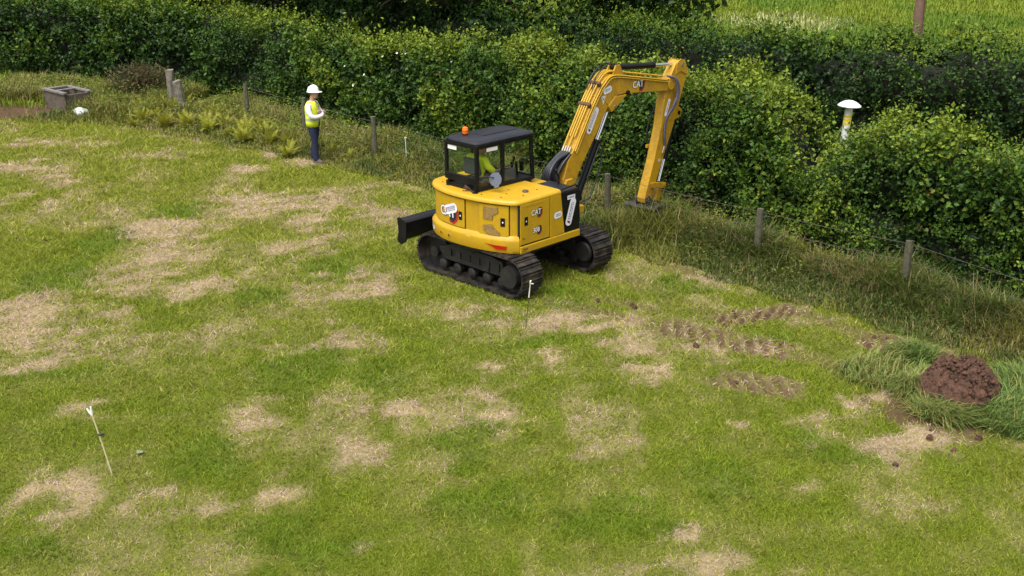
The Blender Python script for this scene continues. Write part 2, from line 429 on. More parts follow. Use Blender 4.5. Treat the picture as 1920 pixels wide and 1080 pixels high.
# ------------------------------------------------------------------ grass
def tri_blades(pos, az, elev, length, width):
    """one triangle per blade; returns verts (n*3,3), tris"""
    n = len(pos)
    d = np.stack([np.cos(az)*np.cos(elev), np.sin(az)*np.cos(elev), np.sin(elev)], 1)
    w = np.stack([-np.sin(az), np.cos(az), np.zeros(n)], 1)
    tw = rng.uniform(-.9, .9, n)[:, None]                # blades twist out of the level
    w = w*np.cos(tw) + np.cross(d, w)*np.sin(tw)
    v = np.empty((n, 3, 3))
    v[:, 0] = pos - w*width[:, None]/2; v[:, 1] = pos + w*width[:, None]/2; v[:, 2] = pos + d*length[:, None]
    return v.reshape(-1, 3), np.arange(n*3).reshape(n, 3)
def bent_blades(pos, az, lean, length, width, droop=0.9):
    """three-triangle blades that rise and bend over"""
    n = len(pos)
    h = np.stack([np.cos(az), np.sin(az), np.zeros(n)], 1); w = np.stack([-np.sin(az), np.cos(az), np.zeros(n)], 1)
    up = np.array([0, 0, 1.0])
    e1 = np.pi/2 - lean; e2 = e1 - droop*rng.uniform(.4, 1.3, n)
    d1 = h*np.cos(e1)[:, None] + up*np.sin(e1)[:, None]; d2 = h*np.cos(e2)[:, None] + up*np.sin(e2)[:, None]
    m = pos + d1*(length*.55)[:, None]; t = m + d2*(length*.45)[:, None]
    t[:, 2] = np.maximum(t[:, 2], pos[:, 2] + .01)
    v = np.empty((n, 5, 3)); W = width[:, None]/2
    v[:, 0] = pos - w*W; v[:, 1] = pos + w*W; v[:, 2] = m - w*W*.8; v[:, 3] = m + w*W*.8; v[:, 4] = t
    b = np.arange(n)[:, None]*5
    tr = np.concatenate([b + [0,1,3], b + [0,3,2], b + [2,3,4]], 1).reshape(-1, 3)
    return v.reshape(-1, 3), tr
def wedge(n, y0, y1, margin=1.16, power=True):
    """points over the stretch of lawn the picture looks at (thinning out with distance), with a margin"""
    u = rng.random(n)
    y = y0*(y1/y0)**u if power else y0 + (y1-y0)*u
    x = (rng.random(n)*2-1) * (0.50*y + .35) * margin
    return x, y
G_GREEN = np.array([0.158, 0.212, 0.009]); G_LUSH = np.array([0.118, 0.195, 0.008]); G_YEL = np.array([0.30, 0.29, 0.028]); G_STRAW = np.array([0.51, 0.375, 0.29]); G_BRN = np.array([0.33, 0.23, 0.14])
def mown_colors(st, lu, so, n, far=0.0):
    r = rng.random(n)
    isst = r < np.clip(st*.80 + .006, 0, .72)
    yel = np.clip(0.36*fbm(rng.random(n), rng.random(n), 2) + .9*st + .15*rng.standard_normal(n) - .55*lu + .30*far, 0, 1)[:, None]
    c = G_GREEN*(1-yel) + G_YEL*yel
    L = (lu*(rng.random(n) < .9))[:, None]; c = c*(1-L*.6) + G_LUSH*L*.6
    k = rng.random(n)[:, None]; s = G_STRAW*(1-.45*k) + G_BRN*.45*k
    e = np.clip(st*1.9, 0, 1)[:, None]; s = s*e + G_YEL*1.05*(1-e)
    c = np.where(isst[:, None], s, c)
    return c * rng.uniform(.66, 1.30, n)[:, None]
def make_lawn():
    n = 720000
    x, y = wedge(n, 8.3, 42)
    keep = edge_dist(x, y) < 0.15*rng.random(n)
    x, y = x[keep], y[keep]
    # machine stands here: no blades through its tracks
    st, lu, so = cover(x, y)
    pr = np.zeros_like(x)
    for a, b, w, s_ in STRIPS:
        d_ = b-a; L_ = np.linalg.norm(d_); d_ = d_/L_; t_ = (x-a[0])*d_[0]+(y-a[1])*d_[1]; c_ = -(x-a[0])*d_[1]+(y-a[1])*d_[0]
        pr = np.maximum(pr, (np.abs(c_) < w)*(t_ > -.1)*(t_ < L_+.1)*s_)
    keep = rng.random(len(x)) > np.maximum(so*.93, .55*pr)
    x, y, st, lu, so = x[keep], y[keep], st[keep], lu[keep], so[keep]
    n = len(x); d = y
    tuft = fbm(x*3.1, y*3.1, 91, 3)
    size = (d/11)**.75
    length = (0.034 + 0.045*rng.random(n) + .09*np.clip(tuft-.5, 0, 1) + .025*lu) * size
    width = (0.0075 + .006*rng.random(n)) * size
    az = rng.vonmises(0.35, .55, n) + np.pi*(rng.random(n) < .5) + 2.2*(fbm(x*.7, y*.7, 95, 2)-.5)
    elev = np.clip(rng.normal(.62 - .33*st, .28, n), .08, 1.4)
    z = ground_z(x, y) - .004
    v, t = tri_blades(np.stack([x, y, z], 1), az, elev, length, width)
    c = mown_colors(st, lu, so, n, sstep(13, 24, y))*(.74+.52*fbm(x*3.4, y*3.4, 97, 3))[:, None]; c = np.repeat(c, 3, 0)
    o = big_mesh('mown_grass', v, t, c, BLADE)
    tag(o, 'short mown grass, green and straw coloured, covering the field', 'grass', kind='stuff')
make_lawn()

def make_verge():
    """uncut grass along the fence, from the edge of the mown lawn to the hedge"""
    n = 250000
    s = rng.random(n); seg = rng.integers(0, len(EDGE)-1, n)
    L = np.linalg.norm(EDGE[1:]-EDGE[:-1], axis=1); seg = rng.choice(len(L), n, p=L/L.sum())
    p = EDGE[seg]*(1-s[:, None]) + EDGE[seg+1]*s[:, None]
    d = EDGE[seg+1]-EDGE[seg]; nn = np.stack([-d[:, 1], d[:, 0]], 1)/np.linalg.norm(d, axis=1)[:, None]
    far = sstep(26, 33, p[:, 1])
    off = rng.random(n)**.8*(2.6 + 3.2*far - .75*sstep(1.0, 2.2, p[:, 0])) - .1 + .35*(vnoise(p[:, 0]*1.5, p[:, 1]*1.5, 8)-.5)
    q = p + nn*off[:, None]
    x, y = q[:, 0], q[:, 1]
    k = (np.abs(x) < .62*y) & (y > 9)
    x, y, off = x[k], y[k], off[k]
    st, lu, so = cover(x, y)
    tall = fbm(x*.9, y*.9, 61, 3)
    k = rng.random(len(x)) < np.clip(.35 + 1.0*tall, 0, 1)*(1-.985*((so > .2) & (y > 30)))*(1-.9*((so > .18) & (y < 20)))
    x, y, off, tall = x[k], y[k], off[k], tall[k]
    n = len(x)
    hgt = (.10 + .40*(1-.35*sstep(28,30,y)*(x > -10))*sstep(.0, 1.5, off)*(.45+1.0*tall)) * rng.uniform(.5, 1.25, n)
    hgt += .60*np.exp(-(((x-2.2)/1.1)**2+((y-20.45)/.6)**2))*rng.random(n)
    hgt *= np.where(y < 15.5, .85, 1) * np.where(y > 24, 1.15, 1) * np.where((x > 2.5) & (off > .9), 1.3, 1)
    nb_ = 5000                                        # rank growth the bucket is sunk in
    bx_, by_ = rng.normal(2.3, .75, nb_), rng.normal(20.45, .38, nb_)
    x = np.r_[x, bx_]; y = np.r_[y, by_]; hgt = np.r_[hgt, rng.uniform(.25, .72, nb_)]; n = len(x)
    az = rng.uniform(0, 2*np.pi, n)
    z = ground_z(x, y)
    v, t = bent_blades(np.stack([x, y, z], 1), az, rng.uniform(.05, .6, n), hgt, (.011+.010*rng.random(n))*(y/18)**.7, 1.1)
    hue = fbm(x*.8+3, y*.8, 41, 3); r = rng.random(n)
    c = np.where((hue + .22*((y > 25.5) & (x < -3)) > .53)[:, None], np.array([.20, .22, .032]), np.array([.105, .145, .024]))
    dry = r < .16 + .3*sstep(.5, .75, fbm(x*.5, y*.5, 43, 3))
    c = np.where(dry[:, None], np.array([.30, .235, .10]), c)
    c = c*rng.uniform(.45, 1.2, n)[:, None]
    o = big_mesh('verge_grass', v, t, np.repeat(c, 5, 0), BLADE)
    tag(o, 'long uncut grass and weeds along the foot of the fence', 'grass', kind='stuff')
make_verge()

def make_weeds():
    """nettles, docks and seedlings standing in the uncut strip"""
    n = 15000
    L = np.linalg.norm(EDGE[1:]-EDGE[:-1], axis=1); seg = rng.choice(len(L), n, p=L/L.sum()); s = rng.random(n)
    p = EDGE[seg]*(1-s[:, None]) + EDGE[seg+1]*s[:, None]; d = EDGE[seg+1]-EDGE[seg]
    nn = np.stack([-d[:, 1], d[:, 0]], 1)/np.linalg.norm(d, axis=1)[:, None]
    off = .35 + rng.random(n)**.7*(2.3 + 2.5*sstep(26, 33, p[:, 1])); q = p + nn*off[:, None]
    x, y = q[:, 0], q[:, 1]
    st, lu, so = cover(x, y)
    k = (np.abs(x) < .6*y) & (y > 11) & (fbm(x*1.1, y*1.1, 66, 3) > rng.uniform(.3, .6, n)) & ~((so > .2) & (y > 30))
    x, y, off = x[k], y[k], off[k]; n = len(x)
    h = (.12 + .34*sstep(.3, 1.6, off) + .22*sstep(1.0, 2.2, off)*(x > 2.5))*rng.uniform(.4, 1.4, n)
    m = 8; u = np.tile(np.linspace(.25, 1, m), n)
    base = np.stack([np.repeat(x, m)+rng.normal(0,.03,n*m), np.repeat(y, m)+rng.normal(0,.03,n*m), np.repeat(h, m)*u], 1)
    az = rng.uniform(0, 6.28, n*m); dl = np.stack([np.cos(az), np.sin(az), rng.uniform(-.3,.5,n*m)], 1)
    ll = rng.uniform(.05, .12, n*m)*(1.15-.5*u)*np.repeat((y/18)**.4, m)
    v, t = leaf_quads(base, dl, unit(n*m)*.4+np.array([0,0,1.0]), ll, ll*.5)
    hue = fbm(x*.9, y*.9, 47, 3)[:, None]; w = sstep(.4, .65, hue)
    w = np.maximum(w, .8*((y > 26) & (x < -4))[:, None]); c = np.array([.055,.10,.020])*(1-w) + np.array([.17,.20,.030])*w
    brown = (rng.random(n) < .45*sstep(1.5, 2.2, off)*(x > 3)); c[brown] = np.array([.13,.085,.05])
    c = np.repeat(c*rng.uniform(.6,1.4,n)[:, None], m, 0)
    o = big_mesh('verge_weeds', v, t, np.repeat(c, 4, 0), LEAF)
    tag(o, 'low leafy weeds among the long grass by the fence', 'weeds', kind='stuff')
def make_meadow():
    n = 170000
    y = 34*(90/36)**rng.random(n); x = (rng.random(n)*2-1)*.58*y
    k = ((x > 4+.0*y) & (y > 32)) | (x < -.42*y)
    x, y = x[k], y[k]; n = len(x)
    hue = fbm(x*.25, y*.25, 13, 4)
    v, t = bent_blades(np.stack([x, y, np.zeros(n)], 1), rng.uniform(0, 6.28, n), rng.uniform(.1, .6, n), rng.uniform(.18, .42, n)*(y/45)**.5, rng.uniform(.018, .045, n)*(y/45), .8)
    c = np.where((hue > .5)[:, None], np.array([.19, .245, .018]), np.array([.12, .20, .015]))
    q = ((x-14.2)/4.0)**2 + ((y-57)/4.5)**2
    pale = (rng.random(n) < .45*(1-sstep(.3, 1.2, q)))
    c = np.where(pale[:, None], np.array([.50, .48, .24]), c)*rng.uniform(.75, 1.25, n)[:, None]
    o = big_mesh('meadow_grass', v, t, np.repeat(c, 5, 0), BLADE)
    tag(o, 'bright green standing meadow grass beyond the far hedge', 'grass', kind='stuff')
make_meadow()

# ------------------------------------------------------------------ hedges and trees
def leaf_quads(base, d, nrm, length, width, fold=0.25):
    """folded rhombic leaves: two triangles each"""
    n = len(base)
    d = d/np.linalg.norm(d, axis=1)[:, None]
    s = np.cross(d, nrm); s /= np.linalg.norm(s, axis=1)[:, None]+1e-9
    nn = np.cross(s, d)
    v = np.empty((n, 4, 3)); L = length[:, None]; W = width[:, None]
    v[:, 0] = base
    v[:, 1] = base + d*L*.45 + s*W*.5 + nn*W*fold
    v[:, 2] = base + d*L
    v[:, 3] = base + d*L*.45 - s*W*.5 + nn*W*fold
    b = np.arange(n)[:, None]*4
    return v.reshape(-1, 3), np.concatenate([b+[0,1,2], b+[0,2,3]], 1).reshape(-1, 3)
def unit(n):
    v = rng.standard_normal((n, 3)); return v/np.linalg.norm(v, axis=1)[:, None]
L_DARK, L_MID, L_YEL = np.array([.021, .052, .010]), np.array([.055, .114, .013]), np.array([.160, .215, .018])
def hedge(name, label, line, hts, depth, n_shoot, leaf=.075, tone=0.0, seed=0, gap=None, group=None, dips=()):
    P = np.array(line, float); L = np.linalg.norm(P[1:]-P[:-1], axis=1); S = np.r_[0, np.cumsum(L)]
    root = empty(name, (*P[0], 0)); org = np.array([P[0][0], P[0][1], 0])
    tag(root, label, 'hedge', group)
    th = np.linspace(0, np.pi, 60)
    ax = .5*(1 - np.sign(np.cos(th))*np.abs(np.cos(th))**.42); az_ = np.abs(np.sin(th))**.42
    Hm = float(np.mean(hts)); arc = np.r_[0, np.cumsum(np.hypot(np.diff(ax)*depth, np.diff(az_)*Hm))]; arc /= arc[-1]
    def frame(s):
        i = np.clip(np.searchsorted(S, s, side='right')-1, 0, len(L)-1)
        t = (s-S[i])/L[i]
        c = P[i]*(1-t)[:, None] + P[i+1]*t[:, None]
        d = (P[i+1]-P[i])/L[i][:, None]
        # blend directions near the bends
        j = np.clip(i+1, 0, len(L)-1); h = np.clip(i-1, 0, len(L)-1)
        dn = (P[j+1]-P[j])/L[j][:, None]; dp = (P[h+1]-P[h])/L[h][:, None]
        w = (t-.5); dd = d + np.where((w > 0)[:, None], dn-d, d*0)*(np.clip(w, 0, .5))[:, None] + np.where((w < 0)[:, None], dp-d, d*0)*(np.clip(-w, 0, .5))[:, None]
        dd /= np.linalg.norm(dd, axis=1)[:, None]
        nback = np.stack([dd[:, 1], -dd[:, 0]], 1)
        H = np.interp(s, S, hts)
        H = H + .42*(fbm(s*.55+seed*3.1, s*0+.5, 83+seed, 3)-.5)
        for ds, dw, dh in dips: H = H - dh*np.exp(-((s-ds)/dw)**2)
        return c, dd, nback, H
    def surf(s, q, inset):
        """point on the clipped face: q runs 0 (front foot) .. 1 (back foot)"""
        c, dd, nb, H = frame(s)
        a = np.interp(q, arc, ax); zz = np.interp(q, arc, az_)
        bump = (fbm(s*1.25+seed, q*8, 7+seed, 4)-.5)*1.7 + (vnoise(s*.25, q*2, 3+seed)-.5)*.7
        cen = np.stack([c[:, 0]+nb[:, 0]*depth/2, c[:, 1]+nb[:, 1]*depth/2, H*.45], 1)
        p = np.stack([c[:, 0]+nb[:, 0]*depth*a, c[:, 1]+nb[:, 1]*depth*a, H*zz], 1)
        out = p-cen; out /= np.linalg.norm(out, axis=1)[:, None]
        nr = np.stack([nb[:, 0]*(a-.5)*2, nb[:, 1]*(a-.5)*2, (zz**3)*.9+.05], 1)
        nr = .6*nr + .4*out; nr /= np.linalg.norm(nr, axis=1)[:, None]
        p = p + out*(bump*.55 - inset)[:, None]
        e = np.minimum(s, S[-1]-s); p = p + (cen-p)*(.5*(1-sstep(0, .7, e))**2)[:, None]
        p[:, 2] = np.maximum(p[:, 2], .03)
        return p, nr
    # opaque filler core, the hedge's inner shade painted as its near-black colour
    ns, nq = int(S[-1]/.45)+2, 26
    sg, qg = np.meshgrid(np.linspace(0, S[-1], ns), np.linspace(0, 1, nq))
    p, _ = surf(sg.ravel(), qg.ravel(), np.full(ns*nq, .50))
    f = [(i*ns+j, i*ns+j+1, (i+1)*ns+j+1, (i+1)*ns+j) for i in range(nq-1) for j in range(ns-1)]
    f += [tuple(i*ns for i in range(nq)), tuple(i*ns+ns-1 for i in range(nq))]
    mb = MB(); mb.add(p-org, f); mb.build('shade_core', CORE_SHADE, root, True)
    # leafy shoots
    s = rng.random(n_shoot)*S[-1]
    qmap = np.r_[rng.uniform(.0, .42, int(n_shoot*.60)), rng.uniform(.35, .68, int(n_shoot*.32)), rng.uniform(.62, .98, n_shoot)][:n_shoot]
    rng.shuffle(qmap)
    dens = .5*fbm(s*2.1+40, qmap*13, 15+seed, 3) + .5*fbm(s*1.25+seed, qmap*8, 7+seed, 4)
    k = dens > rng.uniform(.34, .60, n_shoot)
    s, q = s[k], qmap[k]; m = len(s)
    p, nr = surf(s, q, rng.uniform(-.03, .26, m)**1.0)
    d = nr*.75 + unit(m)*.55 + np.array([0, 0, .45])
    d /= np.linalg.norm(d, axis=1)[:, None]
    SL = rng.uniform(.12, .32, m)
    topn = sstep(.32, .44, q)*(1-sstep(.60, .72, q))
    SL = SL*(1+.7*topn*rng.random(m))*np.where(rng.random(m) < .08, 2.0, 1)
    hue = .6*fbm(s*.35+11, q*5, 27+seed, 3) + .4*fbm(s*1.25+seed, q*8, 7+seed, 4) + .30*topn + tone + .10*rng.standard_normal(m)  # lighter tops and bulges: new growth, plus light and shade put into colour
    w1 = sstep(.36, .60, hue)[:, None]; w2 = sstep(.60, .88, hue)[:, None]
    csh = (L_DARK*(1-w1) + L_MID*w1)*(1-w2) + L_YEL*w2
    csh[rng.random(m) < .006] = np.array([.10, .075, .022])
    k = 6
    u = rng.random((m, k))
    base = (p[:, None] + d[:, None]*(SL[:, None]*u)[..., None]).reshape(-1, 3) + rng.standard_normal((m*k, 3))*.025
    dl = np.repeat(d, k, 0)*.45 + unit(m*k)*.8
    nl = unit(m*k)*.7 + np.repeat(nr, k, 0)*.7 + np.array([0, 0, .35])
    ll = leaf*rng.uniform(.55, 1.35, m*k)*np.repeat(.80+.38*sstep(.42, .60, fbm(s*.5+70, q*3, 57+seed, 2)), k)
    v, t = leaf_quads(base-org, dl, nl, ll, ll*rng.uniform(.5, .8, m*k))
    c = np.repeat(csh, k, 0)*rng.uniform(.6, 1.4, m*k)[:, None]
    # fill leaves deeper in, the shade there put into their darker colour
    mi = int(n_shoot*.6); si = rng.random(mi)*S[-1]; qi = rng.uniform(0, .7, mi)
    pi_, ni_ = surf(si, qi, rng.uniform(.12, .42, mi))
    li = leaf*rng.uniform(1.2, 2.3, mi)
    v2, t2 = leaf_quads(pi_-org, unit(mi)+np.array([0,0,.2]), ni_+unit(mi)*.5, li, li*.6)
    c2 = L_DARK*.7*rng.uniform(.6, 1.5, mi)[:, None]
    t = np.concatenate([t, t2+len(v)]); v = np.concatenate([v, v2]); c = np.concatenate([c, c2])
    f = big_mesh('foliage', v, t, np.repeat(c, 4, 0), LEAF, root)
    f['kind'] = 'stuff'
    return root, surf, S
HL = [(12.7,11.1),(8.7,15.8),(6.95,17.65),(5.4,19.4),(3.95,21.75),(0.5,25.5),(-.6,26.5)]
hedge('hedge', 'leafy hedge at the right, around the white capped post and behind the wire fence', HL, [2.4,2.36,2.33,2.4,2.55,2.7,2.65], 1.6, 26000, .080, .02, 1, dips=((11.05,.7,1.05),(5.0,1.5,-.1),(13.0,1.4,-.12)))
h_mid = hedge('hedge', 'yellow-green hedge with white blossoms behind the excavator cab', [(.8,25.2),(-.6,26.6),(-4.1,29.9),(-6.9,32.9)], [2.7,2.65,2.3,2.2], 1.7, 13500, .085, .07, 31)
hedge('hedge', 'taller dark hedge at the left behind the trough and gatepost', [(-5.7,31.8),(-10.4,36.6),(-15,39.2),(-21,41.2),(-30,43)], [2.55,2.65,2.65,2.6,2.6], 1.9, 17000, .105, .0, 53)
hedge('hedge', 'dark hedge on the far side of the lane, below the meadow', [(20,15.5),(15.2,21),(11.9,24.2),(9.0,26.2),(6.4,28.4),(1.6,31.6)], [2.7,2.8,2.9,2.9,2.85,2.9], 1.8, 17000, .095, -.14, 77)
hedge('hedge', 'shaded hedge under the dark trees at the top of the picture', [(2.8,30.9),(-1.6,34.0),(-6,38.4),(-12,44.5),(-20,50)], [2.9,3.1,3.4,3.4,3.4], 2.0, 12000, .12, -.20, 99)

def blossoms():
    _, surf, S = h_mid
    n = 9
    s = np.array([S[-1]*a for a in (.62,.70,.66,.55,.47,.40,.52,.30,.75)]); q = np.array([.30,.31,.24,.36,.38,.42,.40,.36,.44])
    p, nr = surf(s, q, np.full(n, -.16))
    for k in range(n):
        mb = MB(); c = Vector(p[k]); nv = Vector(nr[k]); a = nv.orthogonal().normalized(); b = nv.cross(a)
        for j in range(5):
            t0 = j*2*math.pi/5; r = .034
            e = a*math.cos(t0)+b*math.sin(t0); g = a*math.cos(t0+.6)+b*math.sin(t0+.6); h = a*math.cos(t0-.6)+b*math.sin(t0-.6)
            mb.add([c, c+h*r*.8+nv*.012, c+e*r*1.2+nv*.02, c+g*r*.8+nv*.012], [(0,1,2),(0,2,3)])
        o = mb.build('petals', mat('white_petals', (.75,.74,.68), .7), h_mid[0])
        o.matrix_parent_inverse = Matrix.Translation(-Vector(h_mid[0].location))
blossoms()
make_weeds()

def tree(name, label, x, y, h, crown, cz, n, seed, leaf=.2, group=None, tone=0.0, trunk=.22):
    root = empty(name, (x, y, 0)); tag(root, label, 'tree', group)
    rs = random.Random(seed)
    mb = MB(); top = (rs.uniform(-.3, .3), rs.uniform(-.3, .3), h*.75)
    mb.tube([(0,0,-.1), (.03,.02,h*.2), (top[0]*.4,top[1]*.4,h*.45), top], [trunk*1.3, trunk, trunk*.75, trunk*.25], 10)
    tips = []
    for k in range(9):
        a = k*2.4 + rs.random(); z0 = h*rs.uniform(.22, .6); rr = crown*rs.uniform(.55, .9)
        e = (rr*math.cos(a), rr*math.sin(a), z0 + rs.uniform(-.2, 1.6)); tips.append(e)
        mb.tube([(0,0,z0), (e[0]*.5, e[1]*.5, z0+.5), e], [trunk*.45, trunk*.3, trunk*.1], 6)
    mb.build('trunk', BARK, root, True)
    # crown: leaf sprays gathered in clumps
    nc = 60
    cen = unit(nc)*np.array([crown, crown, (h-cz)*.5])*rng.uniform(.45, 1.0, nc)[:, None] + np.array([0, 0, cz+(h-cz)*.5])
    cr_ = rng.uniform(.5, 1.05, nc)*crown*.33
    i = rng.integers(0, nc, n)
    base = cen[i] + unit(n)*(cr_[i]*rng.random(n)**.4)[:, None]
    hue = rng.random(nc)[i]*.5 + .25*rng.standard_normal(n) + tone
    w = np.clip(hue, 0, 1)[:, None]
    c = L_DARK*.8*(1-w) + L_MID*w
    ll = leaf*rng.uniform(.6, 1.4, n)
    v, t = leaf_quads(base, unit(n) + np.array([0,0,-.3]), unit(n)*.6+np.array([0,0,.8]), ll, ll*.6)
    o = big_mesh('crown', v, t, np.repeat(c*rng.uniform(.6,1.4,n)[:, None], 4, 0), LEAF, root)
    o['kind'] = 'stuff'
    return root
TG = 'trees along the far side of the lane'
tree('tree', 'dark leafy tree above the shaded hedge, left of the standing person', -14.5, 47.0, 10, 5.0, 2.6, 14000, 4, .28, TG)
tree('tree', 'dark leafy tree above the shaded hedge, straight behind the standing person', -8.0, 41.0, 10, 5.0, 2.6, 16000, 1, .26, TG)
tree('tree', 'dark leafy tree above the shaded hedge, behind the excavator cab', -2.0, 36.6, 10, 4.8, 2.5, 17000, 2, .24, TG)
tree('tree', 'dark leafy tree at the top of the picture over the excavator boom, low boughs hanging', 3.8, 34.6, 9.0, 4.0, 2.3, 16000, 3, .22, TG)

# ------------------------------------------------------------------ excavator
HZ, UZ = YAW_H - R(90), YAW_U - R(90)
exc = empty('excavator', tuple(EXC))
tag(exc, 'yellow tracked excavator with black cab and boom reaching over the hedge foot', 'excavator')
def H(mb, name, m, parent=None, **k):
    """a part of the slewing house (x right, y forward); a sub-part when a parent part is given"""
    return mb.build(name, m, parent or exc, rz=None if parent else HZ, **k)
def U(mb, name, m, parent=None, **k):
    return mb.build(name, m, parent or exc, rz=None if parent else UZ, **k)

# --- undercarriage
UC = (-0.13, 0.08)                                   # undercarriage centre in its own axes
TR, TL = .345, .98                                   # end radius, half wheelbase
def track_path(s):
    """point and tangent angle along the chain loop (f, z)"""
    per = 4*TL + 2*math.pi*TR; s %= per
    if s < 2*TL: return (-TL+s, 0.0), 0.0
    s -= 2*TL
    if s < math.pi*TR:
        a = -math.pi/2 + s/TR; return (TL+TR*math.cos(a), TR+TR*math.sin(a)), a+math.pi/2
    s -= math.pi*TR
    if s < 2*TL: return (TL-s, 2*TR), math.pi
    s -= 2*TL; a = math.pi/2 + s/TR
    return (-TL+TR*math.cos(a), TR+TR*math.sin(a)), a+math.pi/2
def shoe_mesh():
    mb = MB(); w = .25
    # plate with a lapped edge and two grouser bars; x across, y along the chain, z inwards
    prof = [(-.066,.030),(-.066,.004),(-.058,-.024),(-.042,-.024),(-.034,.000),(.030,.000),(.036,-.022),(.050,-.022),(.058,.004),(.064,.012),(.064,.030)]
    mb.prism_r(prof, -w, w)
    me = bpy.data.meshes.new('track_shoe'); me.from_pydata(mb.v, [], mb.f); me.materials.append(TRACKM)
    bm = bmesh.new(); bm.from_mesh(me); bmesh.ops.recalc_face_normals(bm, faces=bm.faces); bm.to_mesh(me); bm.free()
    return me
SHOE = shoe_mesh()
per = 4*TL + 2*math.pi*TR; NSH = 44
for sgn in (1, -1):
    cx = UC[0] + sgn*.94
    # chain: a belt just inside the shoes
    mb = MB(); sec = []
    for k in range(64):
        (f, z), a = track_path(per*k/64)
        nx_, nz_ = -math.sin(a), math.cos(a)
        sec.append([(cx-.07, UC[1]+f+nx_*.032, z+nz_*.032+.03), (cx+.07, UC[1]+f+nx_*.032, z+nz_*.032+.03), (cx+.07, UC[1]+f+nx_*.10, z+nz_*.10+.03), (cx-.07, UC[1]+f+nx_*.10, z+nz_*.10+.03)])
    sec.append(sec[0]); mb.loft(sec, cap=False)
    tr = U(mb, 'track', TRACKM)
    for k in range(NSH):
        (f, z), a = track_path(per*(k+.35)/NSH)
        o = bpy.data.objects.new('track_shoe', SHOE); col.objects.link(o); o.parent = tr
        o.location = (cx, UC[1]+f, z+.03); o.rotation_euler = (a, 0, 0)
    mb = MB(); prof = []
    for k in range(28):                               # toothed drive wheel
        a = 2*math.pi*k/28; r = .30 if k % 2 else .265
        prof.append((UC[1]+TL+r*math.cos(a), TR+.03+r*math.sin(a)))
    mb.prism_r(prof, cx-.05, cx+.05); mb.lathe([(.17,-.20),(.20,-.17),(.20,.17),(.17,.20)], 20, (cx, UC[1]+TL, TR+.03), 'x')
    U(mb, 'sprocket', FRAMEM, tr)
    mb = MB(); mb.lathe([(.24,-.06),(.29,-.05),(.29,.05),(.24,.06)], 24, (cx, UC[1]-TL, TR+.03), 'x'); mb.lathe([(.10,-.15),(.10,.15)], 14, (cx, UC[1]-TL, TR+.03), 'x')
    U(mb, 'idler_wheel', FRAMEM, tr)
    for k in range(5):
        mb = MB(); mb.lathe([(.05,-.17),(.095,-.15),(.095,-.06),(.06,-.05),(.06,.05),(.095,.06),(.095,.15),(.05,.17)], 14, (cx, UC[1]-.74+.37*k, .20), 'x')
        U(mb, 'roller', FRAMEM, tr)
    mb = MB(); mb.lathe([(.05,-.15),(.05,.15)], 12, (cx, UC[1]+.05, .60), 'x'); U(mb, 'carrier_roller', FRAMEM, tr)
    mb = MB(); prof = [(-.72,.30),(.74,.30),(.78,.36),(.74,.56),(.5,.615),(-.5,.615),(-.86,.50)]
    mb.prism_r([(UC[1]+f, z) for f, z in prof], cx-.15, cx+.15)
    tf = U(mb, 'track_frame', FRAMEM, bevel=.02)
    mb = MB(); mb.box((cx+sgn*.16, UC[1]-.62, .33), (cx+sgn*.185, UC[1]+.45, .40))
    for k in range(6): mb.box((cx+sgn*.152, UC[1]-.55+.24*k, .40), (cx+sgn*.178, UC[1]-.50+.24*k, .52))
    U(mb, 'guard_rail', FRAMEM, tf)
    mb = MB(); mb.tube([(cx+sgn*.10, UC[1]+TL, TR+.03), (cx+sgn*.235, UC[1]+TL, TR+.03)], [.205, .19], 20); U(mb, 'drive_motor_cover', FRAMEM, tr, smooth=True)
mb = MB(); mb.box((UC[0]-.82, UC[1]-.45, .40), (UC[0]+.82, UC[1]+.45, .60)); mb.lathe([(.62,.58),(.62,.70)], 28, (0, 0, 0))
U(mb, 'undercarriage_frame', FRAMEM, bevel=.02)
# dozer blade, raised, at the far end of the tracks
BX, BY, BZ = UC[0]+.02, -1.62, .40
prof = [(0,.06),(-.10,0),(-.12,.02),(-.055,.13),(-.035,.24),(-.06,.36),(-.11,.45),(-.07,.465),(.05,.43),(.09,.40),(.06,.2)]
mb = MB(); mb.prism_r([(BY+f, BZ+z) for f, z in prof], BX-1.18, BX+1.18)
bl = U(mb, 'dozer_blade', mat('blade_black', (.008,.008,.011), .33, 0, color2=(.016,.015,.018), vscale=4, spec=.35), bevel=.008)
for sx in (-1, 1):
    mb = MB(); mb.prism_r([(BY-.125, BZ-.01), (BY-.145, BZ+.05), (BY-.10, BZ+.2), (BY-.13, BZ+.45), (BY-.09, BZ+.48), (BY+.12, BZ+.42), (BY+.10, BZ+.05), (BY-.02, BZ-.03)], BX+sx*1.18, BX+sx*1.205)
    U(mb, 'blade_end_plate', BLK, bl)
    mb = MB(); mb.box((BX+sx*.42-.06, BY+.05, BZ+.08), (BX+sx*.42+.06, UC[1]-.40, BZ+.2)); U(mb, 'blade_arm', FRAMEM, bl, bevel=.015)
mb = MB(); mb.tube([(BX, BY+.06, BZ+.28), (BX, UC[1]-.5, .58)], .05, 12); U(mb, 'blade_cylinder', FRAMEM, bl, smooth=True)

